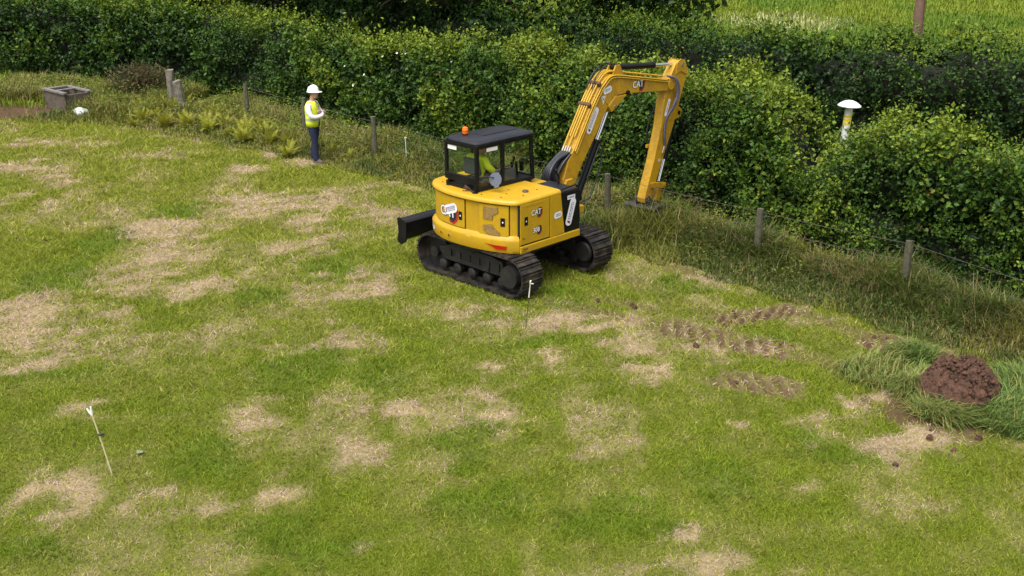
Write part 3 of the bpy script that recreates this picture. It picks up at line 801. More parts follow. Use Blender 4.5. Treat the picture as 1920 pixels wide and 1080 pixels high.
# --- slewing house
REAR = cr([(1.1,-.78),(0.98,-.90),(.7,-1.03),(.35,-1.12),(-.1,-1.16),(-.5,-1.12),(-.85,-.99),(-1.05,-.82),(-1.12,-.62)], 5)
ra = np.array(REAR); rs_ = np.r_[0, np.cumsum(np.linalg.norm(ra[1:]-ra[:-1], axis=1))]
def rear_at(s, off=0.0):
    x = np.interp(s, rs_, ra[:, 0]); y = np.interp(s, rs_, ra[:, 1])
    e = 1e-2
    tx = np.interp(min(s+e, rs_[-1]), rs_, ra[:, 0]) - np.interp(max(s-e, 0), rs_, ra[:, 0]); ty = np.interp(min(s+e, rs_[-1]), rs_, ra[:, 1]) - np.interp(max(s-e, 0), rs_, ra[:, 1])
    l = math.hypot(tx, ty); tx, ty = tx/l, ty/l
    return x - ty*-1*off*-1 if False else (x + ty*off*1.0, y - tx*off*1.0) if (ty*x - tx*y) > 0 else (x - ty*off, y + tx*off)
def rear_s(x): return float(np.interp(-x, -ra[:, 0], rs_))
def outline(inset, front=.70, left=1.12, right=1.10):
    o = [rear_at(s, -inset) for s in np.linspace(0, rs_[-1], 36)]
    return [(right-inset, front)] + o + [(-left+inset, front)]
mb = MB(); mb.prism_z([(x*.92, y*.92) for x, y in outline(.02)], .66, .745)
H(mb, 'slewing_deck', FRAMEM)
# counterweight: bulging, with a sloping shelf below the doors
secs = [[(x, y, z) for x, y in [rear_at(s, off if off > 0 else off*min(1, .25+s/.25)) for s in np.linspace(0.012, rs_[-1], 40)] + [(-1.0, -.3), (1.0, -.3)]] for z, off in ((.735,-.05),(.75,-.012),(.80,.0),(.955,.012),(.985,.004),(1.045,-.05))]
mb = MB(); mb.loft(secs); H(mb, 'counterweight', YEL, smooth=True)
mb = MB(); mb.prism_z(outline(.055), .98, 1.60); H(mb, 'engine_housing', YEL, bevel=.01)
# hood: rounded lid over engine, open for cab
secs = [[(x, y, z) for x, y in outline(i, .24)] for z, i in ((1.585,.012),(1.60,.0),(1.63,.004),(1.655,.022),(1.668,.055),(1.672,.10))]
mb = MB(); mb.loft(secs); hood = H(mb, 'hood', YEL, smooth=True)
for x, y in ((.62,-.62),(.9,-.5),(.45,-.4),(.8,-.05),(-.05,-1.0),(.72,-.85),(-.9,-.6),(-.75,-.85),(.35,-.95)):
    mb = MB(); mb.lathe([(.012,0),(.012,.008),(.006,.012)], 8, (x, y, 1.672)); H(mb, 'bolt', GAPM, hood)
fc = side(984, 366, .80)
mb = MB(); mb.lathe([(.055,0),(.055,.02),(.045,.032)], 14, (.76, -.30, 1.672)); H(mb, 'fuel_cap', mat('cap_brown', (.08,.05,.04), .5), hood)
def rear_panel(name, x0, x1, z0, z1, m, off=.012, parent=None, back=None, slope=0.0, n=14):
    """panel following the curved tail, x0 (left) to x1 (right)"""
    a, b = rear_s(x1), rear_s(x0); mb = MB(); secs = []
    for k in range(n+1):
        s = a + (b-a)*k/n
        p0 = rear_at(s, off-.02-.055); p1 = rear_at(s, off-.055)
        zb = z0 + slope*(1-k/n)
        secs.append([(p0[0], p0[1], zb), (p1[0], p1[1], zb), (p1[0], p1[1], z1), (p0[0], p0[1], z1)])
    mb.loft(secs); return H(mb, name, m, parent, smooth=True)
def rear_map(x, z, off):
    s0 = rear_s(x)
    def f(px, py): p = rear_at(s0 - px, off-.055); return (p[0], p[1], z+py)
    return f
def door_on_tail(x0, x1, z0, z1, slope=0.0):
    g = rear_panel('door_gap', x0-.014, x1+.014, z0-.014, z1+.012, GAPM, .006, slope=slope)
    return rear_panel('rear_door', x0, x1, z0, z1, YEL, .022, slope=slope), g
door_l, _ = door_on_tail(-.74, .10, 1.06, 1.565)
door_r, _ = door_on_tail(.42, .955, .985, 1.565, -.03)

# --- flat print and stickers
def text2d(s, size, sx=1.0, bold=0.0):
    cu = bpy.data.curves.new('t', 'FONT'); cu.body = s; cu.size = size; cu.align_x = 'CENTER'; cu.align_y = 'CENTER'; cu.offset = bold; cu.resolution_u = 3
    o = bpy.data.objects.new('t', cu); col.objects.link(o)
    dg = bpy.context.evaluated_depsgraph_get(); me = bpy.data.meshes.new_from_object(o.evaluated_get(dg))
    v = [(p.co.x*sx, p.co.y) for p in me.vertices]; f = [tuple(p.vertices) for p in me.polygons]
    bpy.data.objects.remove(o); bpy.data.curves.remove(cu); bpy.data.meshes.remove(me)
    return v, f
def rrect(w, h, r, n=5):
    v = []
    for cx_, cy_, a0 in ((w/2-r, h/2-r, 0), (-w/2+r, h/2-r, 90), (-w/2+r, -h/2+r, 180), (w/2-r, -h/2+r, 270)):
        for k in range(n+1): a = R(a0+90*k/n); v.append((cx_+r*math.cos(a), cy_+r*math.sin(a)))
    return v, [tuple(range(len(v)))]
def ngon(pts): return list(pts), [tuple(range(len(pts)))]
def rot2(shape, a, dx=0, dy=0):
    c, s = math.cos(a), math.sin(a); return [(x*c-y*s+dx, x*s+y*c+dy) for x, y in shape[0]], shape[1]
def decal(name, shape, f, m, parent):
    mb = MB(); mb.add([f(*p) for p in shape[0]], shape[1]); return H(mb, name, m, parent)
def side_map(r, f0, z0):
    return lambda x, y: (r, f0+x, z0+y)
def hexa(w, h): return ngon([(-w*.1, h/2), (w*.35, h/2), (w/2, h*.2), (w*.42, -h*.25), (w*.1, -h/2), (-w*.3, -h*.42)])
def logo(fmap, s, parent, word='CAT', big=True):
    """white condensed word on a black field with a red edge, right half"""
    decal('logo_red', rot2(hexa(1.0*s, 1.12*s), 0, .50*s, -.10*s), fmap(.0035), REDM, parent)
    decal('logo_black', rot2(hexa(.84*s, .94*s), 0, .44*s, -.06*s), fmap(.005), LETK, parent)
    decal('logo_shadow', text2d(word, .80*s, .95, .045*s), fmap(.0062), LETK, parent)
    decal('lettering', text2d(word, .80*s, .95, .012*s), fmap(.0075), LETW, parent)
def scribble(w, h, rows, seed):
    """rows of marks too small to read on the hire stickers"""
    rs = random.Random(seed); v, f = [], []
    for k in range(rows):
        y = h*(.5-(k+.5)/rows); x = -w/2
        while x < w/2:
            l = w*rs.uniform(.03, .11); t = h/rows*(.30 if k else .42)
            n = len(v); v += [(x, y-t), (min(x+l, w/2), y-t), (min(x+l, w/2), y+t), (x, y+t)]; f.append((n, n+1, n+2, n+3)); x += l + w*rs.uniform(.02, .05)
    return v, f
INK = mat('sticker_ink', (.26, .24, .36), .6)
def sticker(fmap, w, h, ang, parent, rows=2, seed=1, mark=True):
    decal('sticker', rot2(rrect(w, h, h*.45), ang), fmap(.004), WHT, parent)
    decal('sticker_print', rot2(scribble(w*.62, h*.5, rows, seed), ang, *(rot2(([(w*.04, 0)], []), ang)[0][0])), fmap(.0055), INK, parent)
    if mark:
        p = rot2(([(-w*.36, 0)], []), ang)[0][0]
        decal('sticker_mark', rot2(ngon([(-.06*w,-.2*h),(.02*w,-.3*h),(.05*w,.25*h),(-.02*w,.2*h)]), ang, *p), fmap(.0062), mat('sticker_red', (.16,.02,.04), .5), parent)

RD = 1.10
# right flank: door, quarter panel, black front box, sill
mb = MB(); mb.box((RD-.05, -.785, .745), (RD-.012, .70, 1.60)); H(mb, 'side_backing', GAPM)
mb = MB(); mb.box((RD-.030, -.765, .885), (RD, -.045, 1.592)); door_s = H(mb, 'side_door', YEL, bevel=.012)
mb = MB(); mb.prism_r([(-.030,.868),(.350,.868),(.240,1.595),(-.030,1.595)], RD-.030, RD); quarter = H(mb, 'quarter_panel', YEL, bevel=.010)
mb = MB(); mb.box((RD-.028, -.772, .735), (RD+.014, .745, .862)); sill = H(mb, 'side_sill', YEL, bevel=.014)
mb = MB(); mb.prism_r([(.362,.866),(.740,.866),(.740,1.560),(.70,1.60),(.252,1.60)], .48, RD-.004); fbox = H(mb, 'front_locker', BLK, bevel=.012)
mb = MB(); mb.prism_z([(.40,.245),(RD-.01,.245),(RD-.01,.70),(.40,.70)], 1.603, 1.625); H(mb, 'locker_lid', ROOFM, bevel=.008)
mb = MB(); mb.box((-1.135,-.60,.74),(-1.09,.70,1.58)); H(mb, 'left_panel', YEL, bevel=.012)
# platform in front of cab and boom foot
mb = MB(); mb.box((-1.08, .45, .72), (.46, .98, .95)); mb.box((-.02,.28,.9),(.46,1.02,1.30)); H(mb, 'front_platform', FRAMEM, bevel=.02)
mb = MB(); mb.tube([(1.06,.28,1.60),(1.06,.30,1.66),(1.06,.66,1.68),(1.07,.72,1.62),(1.075,.755,1.0)], .016, 8); H(mb, 'hand_rail', BLK, smooth=True)
mb = MB(); mb.tube([(.70,.60,1.62),(.70,.62,1.74),(.685,.56,1.86)], .016, 8); mb.ellipsoid((.685,.55,1.88),(.03,.02,.035), 8, 6); H(mb, 'control_rod', BLK, smooth=True)
mp = lambda x, z, panel_off=.022: (lambda k: rear_map(x, z, panel_off+k))
sm = lambda f0, z0, r=RD: (lambda k: side_map(r+k, f0, z0))
# CAT / 308 on the side door
fz = side(1005, 398, RD); logo(sm(fz[0], fz[1]), .165, door_s)
fz = side(1005, 431, RD); logo(sm(fz[0], fz[1]), .15, door_s, '308')
def lock(fmap, parent):
    decal('lock_plate', rrect(.085, .15, .012), fmap(.004), BLK, parent); decal('lock_barrel', rrect(.022, .03, .008), fmap(.0065), LETW, parent)
fz = side(986.5, 415, RD); lock(sm(*fz), door_s)
decal('badge', rrect(.05, .03, .004), sm(*side(982, 448, RD))(.003), LETK, door_s); decal('badge_face', rrect(.034, .014, .003), sm(*side(982, 448, RD))(.0045), YEL, door_s)
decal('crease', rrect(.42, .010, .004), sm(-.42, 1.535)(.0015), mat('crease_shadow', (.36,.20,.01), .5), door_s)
sticker(sm(*side(1046, 403, RD)), .20, .115, R(4), quarter, 2, 4, False)
sticker(sm(*side(1070, 397, RD), ), .50, .155, R(72), fbox, 2, 5)
decal('number_plate', rrect(.20, .075, .006), sm(*side(1071, 369, RD), )(.003), WHT, fbox); decal('plate_print', scribble(.15, .04, 1, 9), sm(*side(1071, 369, RD), )(.0045), INK, fbox)
decal('vent_slot', rrect(.12, .016, .004), sm(*side(984, 467, RD), RD+.014)(.002), GAPM, sill); decal('vent_slot', rrect(.12, .008, .003), sm(-.68, .775, RD+.014)(.002), GAPM, sill)
# tail decals
logo(mp(-.34, 1.27), .30, door_l)
sticker(lambda k: rear_map(-.24, 1.345, .026+.004+k), .36, .17, R(20), door_l, 3, 7)
lock(mp(.005, 1.265), door_l)
lock(mp(.86, 1.28), door_r)
# louvre grilles on the right rear door
def grille(x, z, shape, parent):
    o = decal('grille', shape, rear_map(x, z, .022+.003), mat('grille_back', (.05,.03,.004), .7), parent)
    xs_ = [p[0] for p in shape[0]]; zs_ = [p[1] for p in shape[0]]
    mb = MB(); zz = min(zs_)+.012
    while zz < max(zs_)-.008:
        # slat clipped to the outline
        cross = []
        pts = shape[0]
        for a, b in zip(pts, pts[1:]+pts[:1]):
            if (a[1]-zz)*(b[1]-zz) < 0: cross.append(a[0]+(zz-a[1])/(b[1]-a[1])*(b[0]-a[0]))
        if len(cross) >= 2:
            c0, c1 = min(cross)+.006, max(cross)-.006
            secs = []
            for k in range(7):
                px = c0+(c1-c0)*k/6; q0 = rear_map(x, z, .022+.004)(px, zz-.004); q1 = rear_map(x, z, .022+.013)(px, zz-.004); q2 = rear_map(x, z, .022+.006)(px, zz+.006)
                secs.append([q0, q1, q2])
            mb.loft(secs)
        zz += .019
    H(mb, 'grille_slats', mat('grille_yellow', (.24,.135,.010), .55), o)
grille(.63, 1.42, ngon([(-.13,.11),(.16,.11),(.17,.02),(.07,-.04),(.06,-.12),(-.13,-.12)]), door_r)
grille(.63, 1.13, ngon([(-.13,.08),(.06,.09),(.09,.03),(.20,-.05),(.20,-.09),(-.02,-.09),(-.13,-.02)]), door_r)
cw = [o for o in exc.children if o.name == 'counterweight'][0]
cm = lambda x, z, o=.012: (lambda k: rear_map(x, z, .055+o+k))
decal('tail_light', ngon([(-.26,.05),(-.05,.035),(.16,.03),(.13,-.03),(-.05,-.035),(-.10,.0)]), cm(.80, .845)(.004), mat('red_lens', (.40,.01,.006), .2), cw)
sticker(cm(-.86, .90, .004), .20, .13, R(-35), cw, 2, 8, False)
for x in (-.50, -.26):
    mb = MB(); p = rear_at(rear_s(x), .014); q = rear_at(rear_s(x), -.01)
    mb.tube([(q[0],q[1],.865),(p[0],p[1],.865)], .032, 14); b_ = H(mb, 'tow_hole', mat('hole_yellow', (.35,.20,.012), .6), cw)
    mb = MB(); g = rear_at(rear_s(x), .018); mb.tube([(p[0],p[1],.865),(g[0],g[1],.865)], .016, 10); H(mb, 'hole_plug', GAPM, b_)
decal('cast_mark', scribble(.10, .03, 1, 3), cm(.22, .955, .010)(.003), mat('pale_yellow', (.78,.56,.06), .5), cw)

# --- cab
CL, CR, CB, CF, CZ0, CZ1 = -.60, .22, -.93, .45, 1.70, 2.50
cab_root_mb = MB()
def post(pts, w=.045): 
    mb = MB()
    for a, b in zip(pts[:-1], pts[1:]):
        a, b = Vector(a), Vector(b); h = w/2
        mb.loft([[(a.x-h,a.y-h,a.z),(a.x+h,a.y-h,a.z),(a.x+h,a.y+h,a.z),(a.x-h,a.y+h,a.z)], [(b.x-h,b.y-h,b.z),(b.x+h,b.y-h,b.z),(b.x+h,b.y+h,b.z),(b.x-h,b.y+h,b.z)]])
    return mb
def bar(a, b, w, d=None):
    a, b = Vector(a), Vector(b); t = (b-a).normalized(); up = Vector((0,0,1)) if abs(t.z) < .9 else Vector((0,1,0))
    s = t.cross(up).normalized()*w/2; u = s.cross(t).normalized()*(d or w)/2
    mb = MB(); mb.loft([[tuple(a+s+u), tuple(a-s+u), tuple(a-s-u), tuple(a+s-u)], [tuple(b+s+u), tuple(b-s+u), tuple(b-s-u), tuple(b+s-u)]]); return mb
# roof: crowned, rounded corners
def rr_out(x0, x1, y0, y1, r, n=5):
    v, _ = rrect(x1-x0, y1-y0, r, n); return [(a+(x0+x1)/2, b+(y0+y1)/2) for a, b in v]
secs = []
for z, i in ((2.468,.010),(2.480,-.008),(2.505,-.010),(2.525,.012),(2.548,.07),(2.563,.16),(2.568,.25)):
    secs.append([(x, y, z) for x, y in rr_out(CL+i, CR-i, CB+i, CF+.04-i, max(.10-i*.2, .04))])
mb = MB(); mb.loft(secs); cab = H(mb, 'cab_roof', ROOFM, smooth=True)
mb = MB(); mb.box((-.38, -.55, 2.560), (.0, .25, 2.580)); H(mb, 'roof_hatch', ROOFM, cab, bevel=.01)
mb = MB(); mb.box((CL+.02, CB+.02, 1.60), (CR-.02, CF-.02, 1.72)); H(mb, 'cab_floor', BLK)
for nm, a, b, w in (('rear_post', (CR-.03,CB+.03,1.80), (CR-.03,CB+.03,2.48), .065), ('rear_post', (CL+.03,CB+.03,1.80), (CL+.03,CB+.03,2.48), .06),
                    ('door_post', (CR-.025,-.29,1.70), (CR-.025,-.29,2.48), .06), ('door_post', (CL+.025,-.29,1.70), (CL+.025,-.29,2.48), .05),
                    ('front_post', (CR-.025,CF+.02,1.66), (CR-.025,CF-.04,2.48), .06), ('front_post', (CL+.025,CF+.02,1.66), (CL+.025,CF-.04,2.48), .05)):
    H(bar(a, b, w), nm, BLK, bevel=.012)
for nm, a, b, w, d in (('cab_sill', (CR-.025,CB+.03,1.72), (CR-.025,CF,1.685), .06, .07), ('cab_sill', (CL+.025,CB+.03,1.72), (CL+.025,CF,1.685), .06, .07),
                       ('rear_sill', (CL+.03,CB+.025,1.855), (CR-.03,CB+.025,1.855), .06, .12), ('header', (CL+.03,CB+.03,2.44), (CR-.03,CB+.03,2.44), .06, .06),
                       ('header', (CR-.028,CB+.03,2.44), (CR-.028,CF-.03,2.44), .05, .06), ('header', (CL+.028,CB+.03,2.44), (CL+.028,CF-.03,2.44), .05, .06), ('header', (CL+.03,CF-.03,2.44), (CR-.03,CF-.03,2.44), .05, .06), ('front_sill', (CL+.03,CF+.01,1.70), (CR-.03,CF+.01,1.70), .05, .08),
                       ('window_bar', (CR-.012,-.27,2.00), (CR-.012,CF,2.06), .018, .018)):
    H(bar(a, b, w, d), nm, BLK, bevel=.01)
for x, y in ((CL+.07, CB+.04), (CR-.01, CB-.03)):     # struts from the cab's back edge down to the hood
    mb = MB(); mb.tube([(x,y,1.83),(x,y,1.672)], .024, 10); mb.lathe([(.055,0),(.05,.012)], 12, (x,y,1.672)); H(mb, 'cab_strut', BLK, smooth=True)
def pane(pts, name='window_pane'):
    a, b, c, d = [Vector(p) for p in pts]; n = (b-a).cross(d-a).normalized()*.004
    mb = MB(); mb.loft([[tuple(p+n) for p in (a,b,c,d)], [tuple(p-n) for p in (a,b,c,d)]]); return H(mb, name, GLASS)
g_r = pane([(CL+.06,CB+.022,1.91),(CR-.06,CB+.022,1.91),(CR-.06,CB+.022,2.41),(CL+.06,CB+.022,2.41)])
g_s1 = pane([(CR-.02,CB+.06,1.755),(CR-.02,-.32,1.745),(CR-.02,-.32,2.41),(CR-.02,CB+.06,2.41)])
g_s2 = pane([(CR-.02,-.26,1.742),(CR-.02,CF-.01,1.73),(CR-.02,CF-.06,2.41),(CR-.02,-.26,2.41)])
pane([(CL+.02,CB+.06,1.755),(CL+.02,-.32,1.745),(CL+.02,-.32,2.41),(CL+.02,CB+.06,2.41)])
pane([(CL+.02,-.26,1.742),(CL+.02,CF-.01,1.73),(CL+.02,CF-.06,2.41),(CL+.02,-.26,2.41)])
pane([(CL+.05,CF+.02,1.745),(CR-.05,CF+.02,1.745),(CR-.05,CF-.04,2.41),(CL+.05,CF-.04,2.41)])
# window stickers
def flat(name, pts, m, parent): mb = MB(); mb.add(pts, [(0,1,2,3)]); return H(mb, name, m, parent)
flat('window_sticker', [(CL+.08,CB+.016,2.33),(CL+.30,CB+.016,2.33),(CL+.30,CB+.016,2.40),(CL+.08,CB+.016,2.40)], WHT, g_r)
flat('window_sticker', [(CR-.014,-.68,2.34),(CR-.014,-.42,2.34),(CR-.014,-.42,2.405),(CR-.014,-.68,2.405)], WHT, g_s1)
# inside: seat, console, screen
mb = MB(); mb.box((-.42,-.55,1.70),(-.02,-.10,1.79)); seat = H(mb, 'seat', SEATM, bevel=.03)
mb = MB(); mb.prism_r([(-.66,1.86),(-.54,1.86),(-.61,2.16),(-.68,2.16)], -.40, -.04); H(mb, 'seat_back', SEATM, seat, bevel=.03)
mb = MB(); mb.box((.03,-.30,1.72),(.14,.10,1.92)); H(mb, 'console', SEATM, bevel=.02)
mb = MB(); mb.tube([(.08,.06,1.92),(.08,.10,2.05)], .014, 8); mb.ellipsoid((.08,.11,2.08),(.022,.022,.04),8,6); H(mb, 'joystick', BLK, smooth=True)
mb = MB(); mb.tube([(-.02,.30,1.72),(-.02,.26,1.98)], .02, 8); mb.tube([(-.10,.27,1.72),(-.10,.22,1.96)], .016, 8); H(mb, 'pedal_lever', BLK, smooth=True)
mb = MB(); mb.box((.10,.22,1.84),(.17,.27,2.02)); H(mb, 'monitor', BLK, bevel=.008)
# mirror on its arm, outside the right window
mx_, mz_ = .34, 1.915
mb = MB(); mb.tube([(CR-.02,-.90,1.93),(.30,-.80,1.95),(.40,-.70,1.93)], .010, 8); mir = H(mb, 'mirror_arm', BLK, smooth=True)
mb = MB(); c = Vector((.42,-.685,1.90)); n = Vector((.35,-.9,.15)).normalized(); a = n.orthogonal().normalized(); b = n.cross(a)
for k, (r0, o0) in enumerate([(0,0)]):
    pass
secs = [[tuple(c + n*d + (a*math.cos(2*math.pi*k/24)+b*math.sin(2*math.pi*k/24))*r) for k in range(24)] for d, r in ((-.03,.05),(-.02,.10),(.0,.118),(.006,.115))]
mb.loft(secs); H(mb, 'mirror', mat('mirror_shell', (.16,.18,.24), .25, .3), mir, smooth=True)
mb = MB(); mb.box((.255,-.55,1.70),(.275,-.46,1.95)); H(mb, 'document_plate', mat('pale_blue_plate', (.35,.48,.52), .5), mir)
# beacon, work lamp
bx, by = -.30, -.70
mb = MB(); mb.lathe([(.05,0),(.05,.03)], 14, (bx,by,2.556)); bc = H(mb, 'beacon_base', BLK)
mb = MB(); mb.lathe([(.048,.03),(.052,.05),(.052,.085),(.054,.09),(.054,.10),(.05,.105),(.046,.135),(.02,.15)], 16, (bx,by,2.556)); H(mb, 'beacon_lens', ORANGE, bc, smooth=True)
mb = MB(); mb.tube([tuple(p) for p in cr([(bx-.04,by-.03,2.60),(bx-.10,by-.12,2.595),(bx-.16,CB+.0,2.56),(bx-.2,CB-.02,2.48)], 4)], .007, 6); H(mb, 'beacon_cable', BLKR, bc)
mb = MB(); mb.tube([(.19,-.985,1.68),(.10,-.96,1.70),(.04,-.94,1.715)], .012, 8); mb.tube([(.045,-.94,1.712),(.01,-.97,1.735)], [.02,.026], 10); lm = H(mb, 'work_lamp', mat('lamp_dark', (.05,.03,.025), .4), smooth=True)
mb = MB(); mb.tube([(.02,-.962,1.728),(-.025,-1.0,1.758)], [.03,.042], 14); H(mb, 'lamp_head', mat('lamp_bronze', (.13,.07,.06), .35, .5), lm, smooth=True)

# --- boom, stick, cylinders
B0, B1 = .12, .38
up = [(1.10,1.55),(1.22,1.88),(1.43,2.16),(1.62,2.50),(1.84,2.85),(2.02,3.09),(2.12,3.20),(2.24,3.28),(2.38,3.32),(3.05,3.22),(3.95,3.06),(4.16,3.03),(4.30,2.98)]
lo = [(4.36,2.91),(4.28,2.82),(4.13,2.80),(3.92,2.82),(2.79,2.92),(2.60,2.91),(2.45,2.85),(2.28,2.70),(1.99,2.27),(1.65,1.82),(1.42,1.45),(1.32,1.30),(1.20,1.27),(1.10,1.34)]
mb = MB(); mb.prism_r(up+lo, B0, B1); boom = H(mb, 'boom', YELD, bevel=.010, angle=50)
mb = MB(); mb.prism_r([(2.30,2.74),(2.40,2.62),(2.56,2.70),(2.72,2.82),(2.86,2.90),(2.5,2.9)], B0-.012, B1+.012); H(mb, 'cylinder_bracket', YELD, boom, bevel=.008)
for f, z in ((2.50,2.72),(2.86,2.93)):
    mb = MB(); mb.tube([(B0-.03,f,z),(B1+.035,f,z)], .045 if f > 2.6 else .03, 14); H(mb, 'pivot_pin', BLK if f > 2.6 else BRACK, boom)
mb = MB(); mb.tube([(B0-.025,4.22,2.92),(B1+.025,4.22,2.92)], .105, 22); H(mb, 'tip_boss', YELD, boom, bevel=.008)
for ribs in ([(2.05,3.0),(2.36,2.72)], [(2.62,3.24),(2.62,2.94)]):
    mb = MB(); (f0,z0),(f1,z1) = ribs; mb.tube([(B1+.001,f0,z0),(B1+.001,f1,z1)], .008, 6); H(mb, 'weld_seam', YELD, boom)
upath = cr([(1.36,2.10),(1.62,2.53),(1.84,2.88),(2.02,3.12),(2.13,3.23),(2.38,3.36),(3.05,3.26),(4.05,3.085)], 5)
for k, (x, dz, k0, k1) in enumerate([(B0+.04,.012,0,99),(B0+.095,.015,1,99),(B0+.15,.012,0,99),(B0+.205,.014,1,99)]):
    mb = MB(); mb.tube([(x, p[0]-.02, p[1]+dz) for p in upath[k0*2:k1]], .017, 8); H(mb, 'hydraulic_pipe', YEL, boom, smooth=True)
for dz in (.035, .085):
    pts = [(B1+.014, p[0]+dz*.72, p[1]-.03-dz*.85) for p in upath]
    mb = MB(); mb.tube(pts, .014, 8); H(mb, 'hydraulic_pipe', YEL, boom, smooth=True)
for i in (9, 17):                                     # pipe clamps with rusty joints
    p = upath[i]; q = upath[i+1]; d = Vector((0, q[0]-p[0], q[1]-p[1])).normalized()*.05
    mb = MB(); c = Vector((0, p[0]-.02, p[1]+.012))
    mb.loft([[tuple(Vector((x,0,0))+c-d*.5+Vector((0,-.02*s,.03*s))) for x, s in ((B0,1),(B1+.02,1),(B1+.02,-1),(B0,-1))], [tuple(Vector((x,0,0))+c+d*.5+Vector((0,-.02*s,.03*s))) for x, s in ((B0,1),(B1+.02,1),(B1+.02,-1),(B0,-1))]])
    H(mb, 'pipe_clamp', mat('rusty_brown', (.10,.05,.025), .8), boom)
for k in range(4):
    p = upath[0]; x = B0+.04+.055*k
    mb = MB(); mb.tube([(x, p[0]-.075, p[1]-.085), (x, p[0]-.015, p[1]+.02)], .022, 10); H(mb, 'hose_fitting', BRACK, boom, smooth=True)
    mb = MB(); pts = cr([(x, p[0]-.07, p[1]-.08), (x-.02-.01*k, 1.10-.03*k, 1.90), (x-.05+.01*k, .89-.03*k, 1.70), (x-.04, .84-.01*k, 1.44), (x-.02, 1.0, 1.22)], 5)
    mb.tube([tuple(q) for q in pts], .036, 10); H(mb, 'hydraulic_hose', HOSE, smooth=True)
    mb = MB(); pts = cr([(x+.03, p[0]-.05, p[1]-.10), (x+.02, 1.20-.03*k, 1.84), (x+.0, 1.02-.02*k, 1.60), (x+.01, 1.0, 1.36), (x+.02, 1.06, 1.22)], 5)
    mb.tube([tuple(q) for q in pts], .026, 10); H(mb, 'hydraulic_hose', HOSE, smooth=True)
# swing post at the boom foot
mb = MB(); mb.prism_r([(.92,.98),(1.40,.98),(1.36,1.36),(1.28,1.56),(1.12,1.56),(1.0,1.30)], B0-.07, B0-.012); mb.prism_r([(.92,.98),(1.40,.98),(1.36,1.36),(1.28,1.56),(1.12,1.56),(1.0,1.30)], B1+.012, B1+.07); mb.box((B0-.07,.9,.86),(B1+.07,1.62,.99))
H(mb, 'swing_post', YELD, bevel=.012)
def cylinder(name, a, b, mid, rb, rr, x0, parent=None, m=BLK):
    A, Bm, M = Vector((x0, *a)), Vector((x0, *b)), None
    M = A + (Bm-A)*mid
    mb = MB(); d = (Bm-A).normalized(); mb.tube([tuple(A), tuple(A+d*.08), tuple(A+d*.081), tuple(M-d*.05), tuple(M-d*.049), tuple(M)], [rb*.9, rb*.9, rb, rb, rb*1.13, rb*1.13], 16); mb.tube([(x0-.09, *a), (x0+.09, *a)], rb*.8, 12)
    c_ = H(mb, name, m, smooth=True)
    mb = MB(); mb.tube([tuple(M-d*.02), tuple(Bm)], rr, 12); H(mb, 'piston_rod', STEEL, c_, smooth=True)
    mb = MB(); mb.tube([(x0-.07, *b), (x0+.07, *b)], rr*1.6, 12); H(mb, 'rod_eye', m, c_)
    return c_
bcyl = cylinder('boom_cylinder', (1.62,1.10), (2.50,2.72), .62, .068, .036, .25)
mb = MB(); mb.tube([(.345,1.80,1.45),(.345,2.13,2.05)], .016, 8); mb.tube([tuple(p) for p in cr([(.345,2.13,2.05),(.36,2.20,1.95),(.37,2.10,1.55),(.36,1.9,1.1),(.34,1.6,1.0)],4)], .013, 8); H(mb, 'cylinder_pipe', BLKR, bcyl, smooth=True)
cylinder('stick_cylinder', (2.60,3.42), (4.60,3.27), .60, .060, .034, .25)
mb = MB(); mb.prism_r([(2.45,3.30),(2.78,3.26),(2.66,3.47),(2.55,3.47)], .155, .185); mb.prism_r([(2.45,3.30),(2.78,3.26),(2.66,3.47),(2.55,3.47)], .315, .345); H(mb, 'cylinder_lug', YELD, boom)
for x in (.19, .31):
    mb = MB(); mb.tube([tuple(p) for p in cr([(x,2.62,3.48),(x-.01,2.35,3.50),(x,2.05,3.34),(x-.02,1.92,3.10)],4)], .013, 8); H(mb, 'hydraulic_hose', HOSE, smooth=True)
S0, S1 = .15, .35
prof = [(4.40,3.30),(4.52,3.36),(4.66,3.32),(4.70,3.20),(4.79,3.05),(4.62,2.60),(4.44,2.10),(4.22,1.62),(4.02,1.18),(3.86,.80),(3.80,.62),(3.70,.57),(3.60,.60),(3.585,.70),(3.84,1.44),(4.02,2.12),(4.08,2.60),(4.12,2.84),(4.24,3.06)]
mb = MB(); mb.prism_r(prof, S0, S1); stick = H(mb, 'stick', YELD, bevel=.010, angle=50)
for x0, x1 in ((S0-.02, S0-.001), (S1+.001, S1+.02)):
    mb = MB(); mb.prism_r([(4.42,3.31),(4.53,3.39),(4.68,3.35),(4.74,3.22),(4.84,3.02),(4.70,3.08),(4.56,3.14),(4.40,3.10)], x0, x1); H(mb, 'cheek_plate', YELD, stick, bevel=.006)
mb = MB(); mb.tube([(S0-.03,4.60,3.27),(S1+.03,4.60,3.27)], .04, 14); H(mb, 'pivot_pin', BRACK, stick)
cylinder('bucket_cylinder', (4.62,2.30), (4.15,.90), .66, .055, .031, .25)
mb = MB(); mb.prism_r([(4.44,2.16),(4.68,2.22),(4.70,2.36),(4.56,2.46)], .17, .19); mb.prism_r([(4.44,2.16),(4.68,2.22),(4.70,2.36),(4.56,2.46)], .31, .33); H(mb, 'cylinder_lug', YELD, stick)
